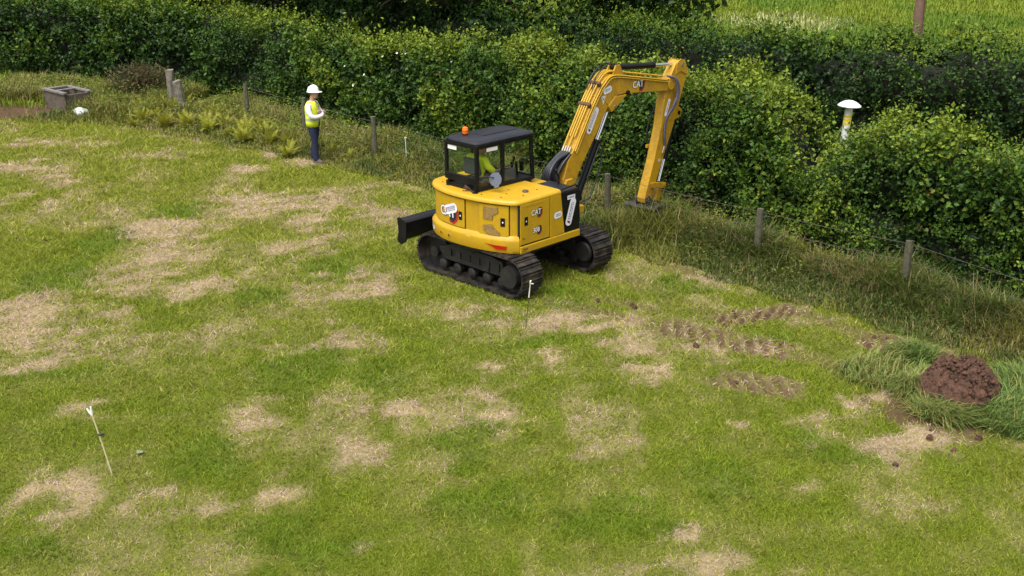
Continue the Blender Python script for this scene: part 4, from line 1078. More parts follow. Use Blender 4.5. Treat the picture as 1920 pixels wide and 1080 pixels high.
for k, dx in enumerate((0, .028, .056)):
    pts = cr([(B1+.02-dx*.6,4.10,3.10),(B1+.05,4.36-dx,3.00),(B1+.06,4.44-dx*1.2,2.72),(B1+.05,4.32-dx,2.48),(S1+.035,4.14-dx*.5,2.22),(S1+.03,4.12-dx*.5,1.90),(S1+.025,4.16-dx*.5,1.70)], 5)
    mb = MB(); mb.tube([tuple(p) for p in pts], .019, 8); H(mb, 'hydraulic_hose', mat('hose_faded', (.10,.09,.13), .5), smooth=True)
    mb = MB(); mb.tube([(S1+.022,4.16-dx*.5,1.70),(S1+.022,4.10-dx*.5,1.56)], .015, 8); H(mb, 'hose_fitting', BRACK, stick)
mb = MB(); mb.tube([tuple(p) for p in cr([(S0-.02,4.10,2.5),(S0-.07,3.98,2.2),(S0-.06,3.90,1.95),(S0-.02,3.92,1.74)],5)], .014, 8); H(mb, 'hydraulic_hose', HOSE, smooth=True)
mb = MB(); mb.box((S0-.05,3.86,1.66),(S0-.005,3.96,1.72)); H(mb, 'hose_bracket', YELD, stick)
# linkage and bucket
mb = MB(); mb.prism_r([(3.72,1.0),(3.82,1.0),(4.22,.93),(4.22,.85),(4.12,.83),(3.74,.90)], S0-.045, S0-.012); mb.prism_r([(3.72,1.0),(3.82,1.0),(4.22,.93),(4.22,.85),(4.12,.83),(3.74,.90)], S1+.012, S1+.045); mb.tube([(S0-.05,4.16,.89),(S1+.05,4.16,.89)], .04, 12)
H(mb, 'guide_link', YELD, bevel=.006)
mb = MB(); mb.prism_r([(4.10,.93),(4.22,.93),(4.10,.50),(4.0,.46),(3.95,.52)], S0+.02, S1-.02); H(mb, 'power_link', YELD, bevel=.01)
bk = [(3.55,.50),(3.62,.56),(4.02,.52),(4.20,.40),(4.27,.24),(4.22,.10),(4.05,.03),(3.75,.02),(3.45,.05)]
inner = [(3.47,.07),(3.75,.045),(4.04,.055),(4.19,.115),(4.235,.24),(4.17,.38),(4.0,.485),(3.62,.53)]
mb = MB(); mb.prism_r(bk+inner, -.12, .62); bucket = H(mb, 'bucket', BUCKM, bevel=.006)
for x in (-.135, .615):
    mb = MB(); mb.prism_r([(3.53,.48),(3.62,.57),(4.03,.53),(4.21,.41),(4.28,.24),(4.23,.09),(4.05,.02),(3.75,.01),(3.43,.04)], x, x+.02); H(mb, 'side_plate', BUCKM, bucket)
for x in (S0-.03, S1+.005):
    mb = MB(); mb.prism_r([(3.58,.53),(3.60,.70),(3.70,.74),(3.80,.62),(3.96,.60),(4.06,.56),(4.08,.50)], x, x+.025); H(mb, 'bucket_ear', BUCKM, bucket)
mb = MB(); mb.tube([(S0-.06,3.68,.655),(S1+.06,3.68,.655)], .045, 14); H(mb, 'bucket_pin', BUCKM, bucket)
mb = MB(); mb.prism_r([(3.32,.055),(3.47,.04),(3.47,.07),(3.34,.075)], -.14, .64); H(mb, 'cutting_edge', mat('worn_steel', (.22,.21,.20), .4, .6), bucket)
# boom and stick decals
bm_ = lambda u, v: sm(*side(u, v, B1), B1)
logo(bm_(1196, 158), .22, boom)
sticker(bm_(1139, 169), .24, .12, R(12), boom, 2, 11, False)
sticker(bm_(1111, 226), .52, .14, R(61), boom, 2, 12)
decal('warning_triangle', ngon([(-.07,.08),(.07,.08),(.0,-.09)]), bm_(1131, 188)(.004), mat('pale_sticker', (.70,.62,.66), .5), boom)
decal('warning_print', scribble(.06, .05, 2, 2), bm_(1131, 186)(.0055), INK, boom)
sticker(lambda k: side_map(S1+k, 4.19, 2.46), .36, .08, R(70), stick, 1, 14, False)
decal('pale_label', rrect(.09, .07, .01), side_map(S1+.004, 4.00, 1.42), mat('faded_label', (.62,.45,.36), .6), stick)

# ------------------------------------------------------------------ people
def remeshed(name, mb, m, parent, voxel=.012, smooth_it=6):
    me = bpy.data.meshes.new('t'); me.from_pydata(mb.v, [], mb.f)
    bm = bmesh.new(); bm.from_mesh(me); bmesh.ops.recalc_face_normals(bm, faces=bm.faces); bm.to_mesh(me); bm.free()
    o = bpy.data.objects.new('t', me); col.objects.link(o)
    r = o.modifiers.new('r', 'REMESH'); r.mode = 'VOXEL'; r.voxel_size = voxel
    s = o.modifiers.new('s', 'SMOOTH'); s.factor = .5; s.iterations = smooth_it
    dg = bpy.context.evaluated_depsgraph_get()
    out = bpy.data.meshes.new_from_object(o.evaluated_get(dg)); out.materials.clear(); out.materials.append(m)
    bpy.data.objects.remove(o); bpy.data.meshes.remove(me)
    out.name = name
    p = bpy.data.objects.new(name, out); col.objects.link(p); p.parent = parent
    out.polygons.foreach_set('use_smooth', [True]*len(out.polygons))
    return p
def ring(c, rx, ry, n=20, tilt=0.0):
    return [(c[0]+rx*math.cos(2*math.pi*k/n), c[1]+ry*math.sin(2*math.pi*k/n), c[2]+tilt*math.sin(2*math.pi*k/n)) for k in range(n)]
def cap_tube(mb, pts, rad, n=12):
    P = cr(pts, 4); Rr = cr([(r, 0) for r in rad], 4)
    mb.tube([tuple(p) for p in P], [max(float(q[0]), .004) for q in Rr], n)
    mb.ellipsoid(pts[-1], (rad[-1],)*3, n, 6); mb.ellipsoid(pts[0], (rad[0],)*3, n, 6)
def add_hand(mb, wrist, fwd, palm_n, s=1.0):
    """palm, four bent fingers of unequal length and a thumb leaving the side of the palm"""
    w = Vector(wrist); f = Vector(fwd).normalized(); n = Vector(palm_n).normalized(); n = (n - f*n.dot(f)).normalized(); l = f.cross(n)
    c = w + f*.05*s
    mb.loft([[tuple(w + f*.10*s*t + l*a*.042*s*k + n*b*.014*s) for a, b in ((1,.6),(.6,1),(-.6,1),(-1,.6),(-1,-.6),(-.6,-1),(.6,-1),(1,-.6))] for t, k in ((-.1,.65),(.3,.9),(.7,1.05),(1,.98))])
    for i, L in enumerate((.068,.078,.073,.056)):
        b0 = w + f*.095*s + l*(.031-.0205*i)*s
        mb.tube([tuple(b0 - f*.02*s), tuple(b0), tuple(b0 + f*L*.5*s + n*.012*s), tuple(b0 + f*L*.85*s + n*.034*s)], [.0095*s,.0095*s,.009*s,.0075*s], 8)
    b0 = w + f*.03*s + l*.036*s
    mb.tube([tuple(b0 - l*.01*s), tuple(b0 + l*.022*s + f*.025*s + n*.01*s), tuple(b0 + l*.026*s + f*.058*s + n*.02*s)], [.013*s,.011*s,.009*s], 8)
SKIN = mat('skin', (.48,.27,.19), .55); SHIRT = mat('white_shirt', (.70,.66,.68), .8, 0, color2=(.60,.57,.60), vscale=9); VEST = mat('hi_vis_vest', (.66,.78,.03), .7); REFL = mat('reflective_band', (.42,.43,.42), .35)
JEANS = mat('navy_jeans', (.009,.013,.040), .85, 0, color2=(.016,.022,.060), vscale=10); BOOT = mat('boots', (.10,.075,.075), .7); HELM = mat('white_helmet', (.82,.83,.80), .3); HAIR = mat('grey_hair', (.10,.085,.075), .9)
EYE = mat('eyes', (.02,.015,.012), .3); LIPS = mat('lips', (.35,.15,.12), .6)
def head(mb, c, tilt=0.0):
    x, y, z = c
    mb.ellipsoid((x, y-.012, z+.035), (.076,.096,.10), 16, 10); mb.ellipsoid((x, y+.022, z-.035), (.060,.070,.085), 14, 8); mb.ellipsoid((x, y+.045, z-.085), (.038,.036,.032), 12, 6)
    mb.loft([[(x-.010,y+.085,z+.03),(x+.010,y+.085,z+.03),(x,y+.092,z+.035)],[(x-.018,y+.085,z-.025),(x+.018,y+.085,z-.025),(x,y+.122,z-.022)]])
    for s in (-1, 1): mb.ellipsoid((x+s*.078, y-.005, z), (.010,.022,.034), 8, 6)
def face(parent, c):
    x, y, z = c
    for s in (-1, 1):
        mb = MB(); mb.ellipsoid((x+s*.030, y+.084, z+.012), (.012,.008,.008), 8, 6); mb.build('eye', EYE, parent)
    mb = MB(); mb.ellipsoid((x, y+.088, z-.055), (.024,.008,.007), 10, 6); mb.build('mouth', LIPS, parent)

# standing observer: arms folded, facing the machine
pp = at(592, 303)
per_ = empty('person', (pp[0], pp[1], 0), R(-90-12)); per_.scale = (1.13, 1.16, 1.035)
tag(per_, 'person standing with folded arms in white hard hat, yellow vest and navy trousers', 'person')
HC = (0, .055, 1.69)
mb = MB()
mb.loft([ring((0,0,.90),.15,.10), ring((0,0,1.0),.16,.115), ring((0,.0,1.12),.155,.115), ring((0,.005,1.28),.17,.12), ring((0,0,1.40),.185,.115), ring((0,-.01,1.48),.13,.08), ring((0,0,1.53),.06,.06)])
cap_tube(mb, [(0,0,1.46),(0,.015,1.56),(0,.03,1.64)], [.062,.056,.055]); head(mb, HC)
for s in (-1, 1):
    cap_tube(mb, [(s*.085,0,.93),(s*.10,.012+s*.02,.72),(s*.105,.015+s*.045,.50),(s*.115,-.01+s*.065,.28),(s*.12,-.02+s*.08,.09)], [.090,.078,.056,.052,.038])
cap_tube(mb, [(.185,-.005,1.43),(.25,.02,1.30),(.255,.10,1.17),(.13,.215,1.17),(-.01,.235,1.20)], [.058,.052,.046,.040,.030])
cap_tube(mb, [(-.185,-.005,1.43),(-.25,.02,1.30),(-.255,.10,1.18),(-.13,.195,1.22),(.02,.20,1.255)], [.058,.052,.046,.040,.030])
add_hand(mb, (-.01,.235,1.20), (-.9,.0,.35), (0,-1,.0)); add_hand(mb, (.02,.20,1.255), (.9,.05,.25), (0,-1,-.1))
body = remeshed('body', mb, SKIN, per_, .0085, 4)
face(body, HC)
mb = MB()
mb.loft([ring((0,0,.94),.168,.118), ring((0,0,1.02),.172,.128), ring((0,.005,1.14),.165,.128), ring((0,.008,1.28),.182,.132), ring((0,0,1.40),.198,.126), ring((0,-.01,1.475),.14,.09), ring((0,0,1.515),.072,.070)])
cap_tube(mb, [(.188,-.005,1.425),(.255,.018,1.30),(.26,.10,1.165),(.135,.218,1.168),(.02,.235,1.195)], [.070,.064,.060,.052,.042])
cap_tube(mb, [(-.188,-.005,1.425),(-.255,.018,1.30),(-.26,.10,1.175),(-.135,.198,1.218),(-.01,.20,1.245)], [.070,.064,.060,.052,.042])
remeshed('shirt', mb, SHIRT, per_, .011, 4)
mb = MB(); mb.loft([ring((0,0,.84),.165,.118), ring((0,0,.93),.176,.128), ring((0,0,1.0),.174,.128)])
for s in (-1, 1): cap_tube(mb, [(s*.085,0,.90),(s*.10,.012+s*.02,.72),(s*.105,.012+s*.045,.50),(s*.115,-.008+s*.065,.28),(s*.12,-.012+s*.08,.10)], [.102,.092,.074,.070,.068])
remeshed('trousers', mb, JEANS, per_, .012, 5)
for s in (-1, 1):
    mb = MB(); a = .12*s; e = .08*s
    mb.loft([ring((a,-.01+e,.16),.052,.058,14), ring((a,-.005+e,.10),.050,.062,14), ring((a,.03+e,.06),.050,.11,14), ring((a,.055+e,.02),.054,.145,14), ring((a,.055+e,.0),.052,.142,14)])
    b_ = mb.build('boot', BOOT, per_, True)
# vest: back and two fronts, open down the middle, armholes at the shoulders
n = 40
lev = [(.90,.186,.140),(1.0,.190,.146),(1.10,.184,.144),(1.18,.192,.146),(1.28,.203,.148),(1.38,.214,.142),(1.45,.165,.112),(1.50,.105,.088)]
mb = MB(); mb.v = []; fs = []
for z, rx, ry in lev:
    for k in range(n+1):
        a = R(90+17) + R(360-34)*k/n
        mb.v.append((rx*math.cos(a), ry*math.sin(a), z))
for i in range(len(lev)-1):
    for k in range(n):
        a = (90+17 + 326*(k+.5)/n) % 360
        if 3 <= i <= 5 and (abs(a-180) < 26 or min(a, 360-a) < 26): continue
        fs.append((i*(n+1)+k, i*(n+1)+k+1, (i+1)*(n+1)+k+1, (i+1)*(n+1)+k))
mb.f = fs
vest = mb.build('vest', VEST, per_, True); md = vest.modifiers.new('thick', 'SOLIDIFY'); md.thickness = .010; md.offset = 1
for z0 in (1.055,):
    mb = MB(); fs = []
    for z in (z0, z0+.05):
        for k in range(n+1): a = R(90+18)+R(324)*k/n; mb.v.append((.203*math.cos(a), .158*math.sin(a), z))
    mb.f = [(k, k+1, n+2+k, n+1+k) for k in range(n)]
    mb.build('reflective_strip', REFL, vest, True)
def helmet(parent, c, m):
    x, y, z = c
    mb = MB(); secs = [ring((x, y-.01+o*.0, z+h), r*.94, r*1.08, 24) for h, r, o in ((.045,.118,0),(.06,.119,0),(.10,.116,0),(.145,.100,0),(.175,.075,0),(.192,.045,0),(.198,.012,0))]
    mb.loft(secs); h = mb.build('hard_hat', m, parent, True)
    mb = MB(); q0, q1 = [], []
    for k in range(28):
        a = 2*math.pi*k/28; e = .018 + .055*max(math.sin(a), 0)**1.5
        q0.append((x+(.111)*math.cos(a), y-.01+.125*math.sin(a), z+.058)); q1.append((x+(.111+e*.6)*math.cos(a), y-.01+(.127+e)*math.sin(a), z+.046))
    mb.loft([q0, q1, [(a, b, d-.006) for a, b, d in q1], [(a, b, d-.012) for a, b, d in q0]], cap=False); mb.build('brim', m, h, True)
    mb = MB(); mb.tube([(x, y-.10, z+.135), (x, y-.05, z+.185), (x, y, z+.203), (x, y+.05, z+.19), (x, y+.095, z+.14)], .014, 8); mb.build('ridge', m, h, True)
    return h
helmet(per_, HC, HELM)
mb = MB(); mb.ellipsoid((0, HC[1]-.035, HC[2]+.01), (.081,.078,.062), 14, 8); mb.build('hair', HAIR, per_, True)

# operator in the cab
ch, sh = math.cos(HZ), math.sin(HZ)
ox, oy = -.22, -.36
op = empty('person', (EXC[0]+ox*ch-oy*sh, EXC[1]+ox*sh+oy*ch, 0), HZ)
tag(op, 'seated operator in yellow vest behind the excavator cab glass', 'person')
zb = 1.80
HC2 = (0, .03, zb+.56-.02)
mb = MB()
mb.loft([ring((0,-.10,zb),.15,.11), ring((0,-.13,zb+.15),.145,.105), ring((0,-.14,zb+.30),.17,.11), ring((0,-.12,zb+.38),.15,.09), ring((0,-.08,zb+.42),.07,.06)])
HC2 = (0, -.05, zb+.46)
cap_tube(mb, [(0,-.09,zb+.38),(0,-.07,zb+.44)], [.055,.052]); head(mb, (HC2[0], HC2[1], HC2[2]+.02))
for s in (-1, 1):
    cap_tube(mb, [(s*.09,-.08,zb+.05),(s*.11,.16,zb+.04),(s*.12,.40,zb+.0),(s*.12,.44,zb-.14)], [.085,.072,.055,.045])
    cap_tube(mb, [(s*.18,-.13,zb+.33),(s*.25,-.10,zb+.20),(s*.25,.08,zb+.10),(s*.24,.26,zb+.13)], [.052,.046,.042,.030])
    add_hand(mb, (s*.24,.27,zb+.13), (0,1,.1), (0,0,-1))
body = remeshed('body', mb, SKIN, op, .010, 3); face(body, (HC2[0], HC2[1], HC2[2]+.02))
mb = MB(); mb.loft([ring((0,-.10,zb+.02),.165,.125), ring((0,-.13,zb+.15),.160,.122), ring((0,-.14,zb+.30),.19,.128), ring((0,-.12,zb+.385),.155,.10), ring((0,-.09,zb+.41),.08,.07)])
for s in (-1, 1): cap_tube(mb, [(s*.18,-.13,zb+.33),(s*.245,-.11,zb+.22),(s*.25,-.02,zb+.14)], [.068,.064,.060])
remeshed('vest', mb, VEST, op, .012, 3)
mb = MB()
for s in (-1, 1): cap_tube(mb, [(s*.09,-.08,zb+.05),(s*.11,.16,zb+.04),(s*.12,.40,zb+.0),(s*.12,.44,zb-.14)], [.098,.085,.068,.06])
remeshed('trousers', mb, JEANS, op, .014, 3)
mb = MB(); mb.ellipsoid((0, HC2[1]-.02, HC2[2]+.075), (.085,.102,.085), 14, 8); mb.build('hair', mat('dark_hair', (.02,.014,.012), .9), op, True)

# ------------------------------------------------------------------ fence, posts
fence = empty('wire_fence', (0, 0, 0)); tag(fence, 'post and wire fence running along the hedge on grey wooden posts', 'fence')
FP = [(8.9,13.2),(6.60,16.85),(4.52,18.75),(2.0,21.3),(-.8,24.1),(-3.5,26.85),(-5.8,29.5),(-7.95,31.95)]
def rough_post(h, r, seed, square=False):
    rs = random.Random(seed); mb = MB(); secs = []
    n = 4 if square else 9
    tilt = (rs.uniform(-.04,.04), rs.uniform(-.04,.04))
    for z in (-.1, 0, h*.3, h*.6, h*.9, h):
        secs.append([(tilt[0]*z + r*rs.uniform(.9,1.06)*math.cos(2*math.pi*k/n+.6), tilt[1]*z + r*rs.uniform(.9,1.06)*math.sin(2*math.pi*k/n+.6), z + (rs.uniform(-.02,.02) if z == h else 0)) for k in range(n)])
    mb.loft(secs); return mb
tops = []
for k, (x, y) in enumerate(FP):
    o = rough_post(1.08 if k < 5 else 1.15, .066, 40+k).build('fence_post', WOOD, fence, False); o.location = (x, y, 0)
for h_ in (1.02, .72, .42):
    for a, b in zip(FP[:-1], FP[1:]):
        mb = MB(); a3, b3 = Vector((*a, h_)), Vector((*b, h_)); d = (b3-a3)
        pts = [tuple(a3 + d*t + Vector((0,0,-.10*t*(1-t)))) for t in np.linspace(0, 1, 7)]
        mb.tube(pts, .0045, 5); mb.build('wire', WIRE, fence)
gp = at(321, 180)
for k, (dx, dy, h, r, lb) in enumerate(((0,0,1.25,.13,'thick weathered gatepost, the taller one of the pair left of the person'), (.36,-.25,.95,.15,'shorter broken grey post leaning beside the taller gatepost'))):
    o = rough_post(h, r, 60+k).build('gatepost', mat('old_grey_wood', (.20,.18,.14), .95, 0, color2=(.10,.09,.065), vscale=8, bump=.6, bscale=30), None); o.location = (-10.75+dx, 33.8+dy, 0)
    if k: o.rotation_euler = (0, R(-6), 0)
    tag(o, lb, 'post')

# ------------------------------------------------------------------ trough
tr_o = empty('trough', (-14.15, 33.95, 0), R(-42)); tr_o.scale = (.72, .72, .9); tag(tr_o, 'old concrete cattle trough with timber rim beside the bare earth', 'trough')
CONC = mat('trough_concrete', (.115,.085,.065), .95, 0, color2=(.06,.048,.036), vscale=5, bump=.6, bscale=18); TIMB = mat('trough_timber', (.18,.165,.15), .9, 0, color2=(.10,.09,.075), vscale=10, bump=.4)
for nm, a, b in (('wall', (-.95,-.60,0), (.95,-.50,.62)), ('wall', (-.95,.50,0), (.95,.60,.60)), ('wall', (-.95,-.497,0), (-.85,.497,.61)), ('wall', (.85,-.497,0), (.95,.497,.61))):
    mb = MB(); mb.box(a, b); mb.build(nm, CONC, tr_o, bevel=.015)
for a, b in (((-1.02,-.66,.625),(1.02,-.46,.70)), ((-1.0,.46,.605),(1.0,.66,.675)), ((-1.02,-.455,.615),(-.80,.455,.685)), ((-.30,-.455,.618),(-.12,.455,.668))):
    mb = MB(); mb.box(a, b); mb.build('rim_board', TIMB, tr_o, bevel=.012)
mb = MB(); mb.box((-.848,-.498,0),(.848,.498,.42)); mb.build('water', mat('trough_water', (.02,.022,.015), .12), tr_o)
# white sack
sp_ = at(158, 214)
mb = MB()
rs = random.Random(3)
for dx, dy, dz, r in ((0,0,.10,.15),(.14,.02,.08,.12),(-.13,.03,.07,.11),(.03,-.08,.06,.12)): mb.ellipsoid((dx,dy,dz), (r, r*.8, r*.75), 12, 8)
sack = remeshed('sack', mb, mat('white_plastic', (.62,.66,.62), .5, 0, color2=(.45,.50,.45), vscale=14), None, .02, 3); sack.location = (sp_[0]+.1, sp_[1]-.55, .06); sack.scale = (1.25,)*3
tag(sack, 'crumpled white plastic sack on the grass by the trough', 'sack')

# ------------------------------------------------------------------ ferns and rough plants along the left verge
def fern_mesh(seed, nf=18, L=.62):
    rs = np.random.default_rng(seed); V, C = [], []
    for k in range(nf):
        az = 2*np.pi*k/nf + rs.uniform(-.3,.3); lean = rs.uniform(.15,.85); l = L*rs.uniform(.65,1.15)
        h = np.array([np.cos(az), np.sin(az), 0]); sd = np.array([-np.sin(az), np.cos(az), 0])
        m = 14; p = np.zeros(3); e = np.pi/2-lean*.5
        col0 = np.array([.29,.29,.03])*rs.uniform(.7,1.25)
        for j in range(m):
            e -= .085*lean*1.6; d = h*np.cos(e)+np.array([0,0,1])*np.sin(e); q = p + d*l/m
            w = l*.30*(1-(j/m)**1.6)*(0.4+.6*min(1, j/3)) if j > 1 else 0
            t = sd*.006; V += [p-t, p+t, q]; C += [col0*.7]*3
            for s in (-1, 1):
                if w > 0:
                    b = p + d*l/m*.5; tip = b + sd*s*w + d*w*.45 + np.array([0,0,-.02*rs.random()-.12*w])
                    V += [b - d*l/m*.42, b + d*l/m*.42, tip]; C += [col0*rs.uniform(.8,1.2)]*3
            p = q
    V = np.array(V); return V, np.arange(len(V)).reshape(-1, 3), np.array(C)
FERN = []
for k in range(4):
    o = big_mesh('fern', *fern_mesh(200+k), BLADE); FERN.append(o.data); bpy.data.objects.remove(o)
fern_px = [(200,205),(235,222),(262,212),(290,228),(318,236),(335,220),(352,242),(372,230),(392,250),(412,238),(430,258),(448,246),(470,268),(492,256),(508,274),(528,264),(545,284),(555,270),(625,292),(640,280),(655,300),(300,205),(350,205),(385,212),(420,220),(250,240),(455,270),(540,296),(305,222),(325,210),(342,232),(365,218),(382,240),(402,226),(425,246),(440,232),(460,256),(480,244),(500,262),(520,252),(280,215),(310,242),(535,275),(270,230)]
for k, (u, v) in enumerate(fern_px):
    p = at(u, v); o = bpy.data.objects.new('fern', FERN[k % 4]); col.objects.link(o)
    o.location = (p[0], p[1], 0); o.rotation_euler = (0, 0, random.uniform(0, 6.3)); s = random.uniform(.55, 1.0)*(1.0 if u < 560 else .8); o.scale = (s, s, s)
    tag(o, 'yellow-green bracken fern among the rough grass near the standing person', 'fern', 'bracken along the left verge')
# dead brown bush by the gatepost
db = empty('dead_bush', (-12.2, 35.4, 0)); tag(db, 'brown withered bush left of the gatepost', 'bush')
n = 2600; ub = unit(n); base = ub*np.array([1.2,.7,.6])*rng.random(n)[:, None]**.5 + np.array([0,0,.62]); base[:, 2] = np.maximum(base[:, 2], .02)
ll = rng.uniform(.08,.20,n); v, t = leaf_quads(base, unit(n)+np.array([0,0,.2]), unit(n), ll, ll*.35)
c = np.array([.13,.09,.045])*rng.uniform(.5,1.4,n)[:, None]; c[rng.random(n) < .45] = np.array([.08,.10,.03])
o = big_mesh('foliage', v, t, np.repeat(c, 4, 0), BLADE, db); o['kind'] = 'stuff'
mb = MB()
for k in range(14):
    a = k*2.4; r = random.uniform(.4,1.2); mb.tube([(0,0,0),(r*.4*math.cos(a), r*.3*math.sin(a), .6),(r*math.cos(a), r*.6*math.sin(a), random.uniform(.8,1.5))], [.02,.014,.005], 5)
mb.build('twigs', BARK, db)

# ------------------------------------------------------------------ vent post, telegraph pole, stakes
vp = empty('vent_post', (6.62, 21.2, 0), 0); vp.rotation_euler = (0, R(2.5), 0); tag(vp, 'white vent post with yellow band and mushroom cap in the hedge', 'post')
VW = mat('vent_white', (.78,.78,.76), .45, 0, color2=(.62,.62,.58), vscale=12)
mb = MB(); mb.lathe([(.075,-.1),(.075,2.50)], 18); mb.build('pipe', VW, vp, True)
mb = MB(); mb.lathe([(.078,2.12),(.078,2.31)], 18); mb.build('yellow_band', mat('band_yellow', (.75,.58,.02), .5), vp, True)
for z in (2.17, 2.235): 
    mb = MB(); mb.lathe([(.080,z),(.080,z+.012)], 18); mb.build('band_line', VW, vp, True)
mb = MB(); mb.lathe([(.10,2.46),(.228,2.485),(.232,2.50),(.20,2.53),(.13,2.575),(.06,2.60),(.02,2.605)], 24); mb.build('cap', VW, vp, True)
tp = empty('telegraph_pole', (18.75, 50.4, 0), 0); tp.rotation_euler = (0, R(-1.5), 0); tag(tp, 'brown wooden telegraph pole in the meadow, top right', 'pole')
mb = MB(); mb.tube([(0,0,-.3),(0,0,3),(0,0,8)], [.215,.205,.17], 14); mb.build('pole', mat('pole_wood', (.20,.115,.085), .9, 0, color2=(.13,.075,.055), vscale=4, bump=.4), tp, True)
mb = MB(); mb.tube([(.205,-.07,0),(.20,-.07,3),(.165,-.07,7.5)], .03, 6); mb.build('cable_guard', mat('rust_guard', (.12,.06,.035), .7), tp)
mb = MB(); mb.box((-.9,-.26,7.3),(.9,-.17,7.42)); mb.build('cross_arm', WOOD, tp)
s1 = empty('marker_stake', tuple(at(211, 888)[:2])+(0,)); tag(s1, 'thin pale cane with forked white tip and black tie at lower left', 'stake')
def upright(u0, v0, u1, v1):
    b = at(u0, v0); d = ray(u1, v1); q = CAMO + d*(b[1]/d[1]); return q-b
tv = Vector(upright(211,888,172,776))
CANE = mat('pale_cane', (.62,.55,.32), .6); WTIP = mat('white_tip', (.80,.78,.72), .5)
mb = MB(); mb.tube([(0,0,-.05), tuple(tv*.5), tuple(tv)], .009, 8); mb.build('cane', CANE, s1, True)
for du in (-.035, .012):
    mb = MB(); e = tv*1.10 + Vector((du, 0, .015 if du > 0 else -.01)); mb.tube([tuple(tv*.97), tuple(tv*1.03+Vector((du*.6,0,0))), tuple(e)], [.010,.015,.010], 8); mb.build('tip', WTIP, s1, True)
mb = MB(); c = tv*.66; mb.ellipsoid((c.x+.012,c.y,c.z),(.035,.02,.016),10,6); mb.tube([tuple(cr_) for cr_ in cr([(c.x+.02,c.y,c.z),(c.x+.055,c.y,c.z+.01),(c.x+.06,c.y-.01,c.z-.012),(c.x+.03,c.y,c.z-.01)],4)], .007, 6); mb.build('tie', BLKR, s1, True)
s2 = empty('marker_stake', tuple(at(985, 618)[:2])+(0,)); tag(s2, 'thin wire marker stake with white top in front of the near track', 'stake')
tv = Vector(upright(985,618,995,526))
mb = MB(); mb.tube([(0,0,-.05), tuple(tv*.68)], .006, 6); mb.build('wire_pin', mat('dark_pin', (.06,.055,.05), .6, .4), s2)
mb = MB(); mb.tube([tuple(tv*.66), tuple(tv*.94), tuple(tv*.95), tuple(tv)], [.009,.009,.015,.013], 8); mb.build('white_top', WTIP, s2, True)
mb = MB(); mb.tube([tuple(tv*.935), tuple(tv*.935+Vector((.05,0,0)))], .007, 6); mb.build('hook', WTIP, s2)
s3 = empty('marker_stake', (-2.64, 26.1, 0)); tag(s3, 'white topped stick standing in the rough grass left of the cab', 'stake')
mb = MB(); mb.tube([(0,0,-.05),(.0,0,.5),(-.01,0,.80)], [.008,.008,.010], 6); mb.build('stick', WTIP, s3)
mb = MB(); mb.tube([(-.03,0,.76),(.03,0,.775)], .008, 6); mb.build('cross_piece', WTIP, s3)

# ------------------------------------------------------------------ dug soil, cut grass, clods
cm_ = at(1797, 735)
def soil_crumbs(heap):
    mb = MB(); rs = random.Random(5)
    for k in range(420):
        a = rs.uniform(0, 6.28); r = .95*math.sqrt(rs.random()); x, y = .72*r*math.cos(a), .70*r*math.sin(a)
        z = .58*max(0, 1-r**2.4)**.75 + rs.uniform(-.03, .05) if r < .95 else .02
        q = rs.uniform(.012, .05)
        e = MB(); e.ellipsoid((0, 0, 0), (q, q*rs.uniform(.6, 1), q*rs.uniform(.5, .9)), 6, 4)
        mb.add([(x+p[0]*rs.uniform(.7, 1.3), y+p[1]*rs.uniform(.7, 1.3), z+p[2]*rs.uniform(.7, 1.3)) for p in e.v], e.f)
    o = mb.build('soil_crumbs', SOIL, heap); o['kind'] = 'stuff'
def mound():
    n = 80; v = []
    for i in range(n+1):
        for j in range(n+1):
            a, b = (i/n*2-1), (j/n*2-1); r = math.hypot(a*.95, b)
            x, y = a*.72, b*.70
            h = .60*max(0, 1-r**2.4)**.75 
            h += (.26*(float(fbm(x*4, y*4, 5, 4))-.5) + .09*(float(vnoise(x*13, y*13, 9))-.5) + .05*(float(vnoise(x*31, y*31, 19))-.5))*(1 if r < 1 else .3)
            v.append((x, y, h - .02 if r < 1.02 else -.06))
    f = [(i*(n+1)+j, i*(n+1)+j+1, (i+1)*(n+1)+j+1, (i+1)*(n+1)+j) for i in range(n) for j in range(n)]
    mb = MB(); mb.add(v, f); o = mb.build('soil_heap', SOIL, None, True); o.location = (6.08, 13.10, 0.0); o.rotation_euler = (0, 0, .5); o.scale = (.82, .82, .95)
    soil_crumbs(o)
    tag(o, 'brown heap of dug soil at the right edge of the lawn', 'soil heap')
mound()
CLOD = []
for k in range(4):
    mb = MB(); mb.ellipsoid((0,0,0),(.06,.05,.04),8,5)
    rs = random.Random(k); mb.v = [tuple(c*rs.uniform(.7,1.3) for c in p) for p in mb.v]
    me = bpy.data.meshes.new('soil_clod'); me.from_pydata(mb.v, [], mb.f); me.materials.append(SOIL); CLOD.append(me)
clods = []
for a, b, w, s in STRIPS[:4]:
    for k in range(4):
        t = random.random(); p = a*(1-t)+b*t; clods.append((p[0]+random.uniform(-w,w)*.8, p[1]+random.uniform(-w,w)*.8, random.uniform(.2,.7)))
for k in range(16): clods.append((6.1+random.gauss(0,.7), 13.1+random.gauss(0,.6), random.uniform(.4,1.2)))
for u, v, s in ((1190,578,1.0),(1185,572,.8),(1120,567,1),(1835,822,1),(1680,872,.8),(140,836,.6),(88,862,.5),(32,450,.7),(85,452,.7),(300,405,.8),(1305,650,1.1)): p = at(u, v); clods.append((p[0], p[1], s))
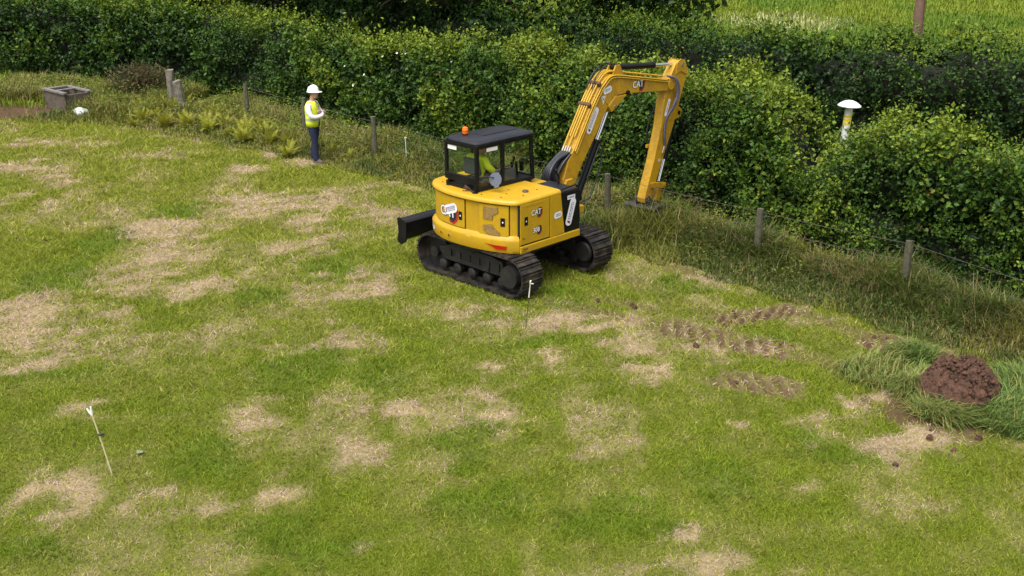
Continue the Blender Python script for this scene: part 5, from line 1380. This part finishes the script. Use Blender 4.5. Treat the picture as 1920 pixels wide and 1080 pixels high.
for k, (x, y, s) in enumerate(clods):
    o = bpy.data.objects.new('soil_clod', CLOD[k % 4]); col.objects.link(o); o.location = (x, y, float(ground_z(np.array([x]), np.array([y]))[0])+.015*s + (.30*max(0, 1-math.hypot(x-6.08, y-13.1)/.6)))
    o.scale = (s,)*3; o.rotation_euler = (random.random()*6, random.random()*6, random.random()*6)
    tag(o, 'small dark clod of turned soil lying on the grass', 'clod', 'clods scattered from the digging')
wp = at(262, 852); wr = MB()
for k in range(11):
    a = k*2.4; l = random.uniform(.05, .085); d = Vector((math.cos(a), math.sin(a), .45)).normalized(); sd = Vector((-math.sin(a), math.cos(a), 0))*l*.22
    wr.add([(0,0,.01), tuple(d*l*.5+sd), tuple(d*l), tuple(d*l*.5-sd)], [(0,1,2),(0,2,3)])
wo = wr.build('weed_rosette', mat('pale_weed', (.17,.20,.10), .8)); wo.location = (wp[0], wp[1], .02)
tag(wo, 'small pale grey-green weed in the grass right of the cane', 'weed')
def cut_grass():
    """long grass dragged into swathes round the soil heap"""
    n = 19000
    cen = [(at(1885,772), .42, .26, .42), (at(1725,735), .22, .22, .30), (at(1765,778), .26, .12, .22), (at(1715,668), .25, .14, .05), (at(1915,735), .40, .3, .40), (at(1650,700), .45, .12, .06), (at(1912,800), .34, .14, .25)]
    wgt = np.array([.30,.14,.10,.05,.20,.05,.14]); i = rng.choice(len(cen), n, p=wgt/wgt.sum())
    ang = rng.uniform(0, 2*np.pi, n); r = np.sqrt(rng.random(n))
    C = np.array([[c[0][0], c[0][1], c[1], c[2], c[3]] for c in cen])[i]
    x = C[:, 0] + r*C[:, 2]*1.3*np.cos(ang); y = C[:, 1] + r*C[:, 2]*1.1*np.sin(ang); z = C[:, 3]*.5*(1-r*r)*rng.random(n)**.4
    az = np.arctan2(y-13.1, x-6.08) + np.pi/2 + rng.normal(0, .6, n) + np.pi*(rng.random(n) < .3)
    k = np.hypot(x-6.08, y-13.05) > .46
    x, y, z, az = x[k], y[k], z[k], az[k]; n = len(x)
    v, t = bent_blades(np.stack([x, y, z], 1), az, rng.uniform(.5, 1.35, n), rng.uniform(.16, .45, n), rng.uniform(.007, .016, n), 1.0)
    col_ = np.array([.11,.175,.035])*rng.uniform(.35,1.7,n)[:, None]; dry = rng.random(n) < (.18 + .35*(x < 5.75)); col_[dry] = np.array([.28,.27,.08])
    o = big_mesh('cut_grass', v, t, np.repeat(col_, 5, 0), BLADE)
    tag(o, 'long cut grass dragged into heaps round the soil heap', 'grass', kind='stuff')
cut_grass()
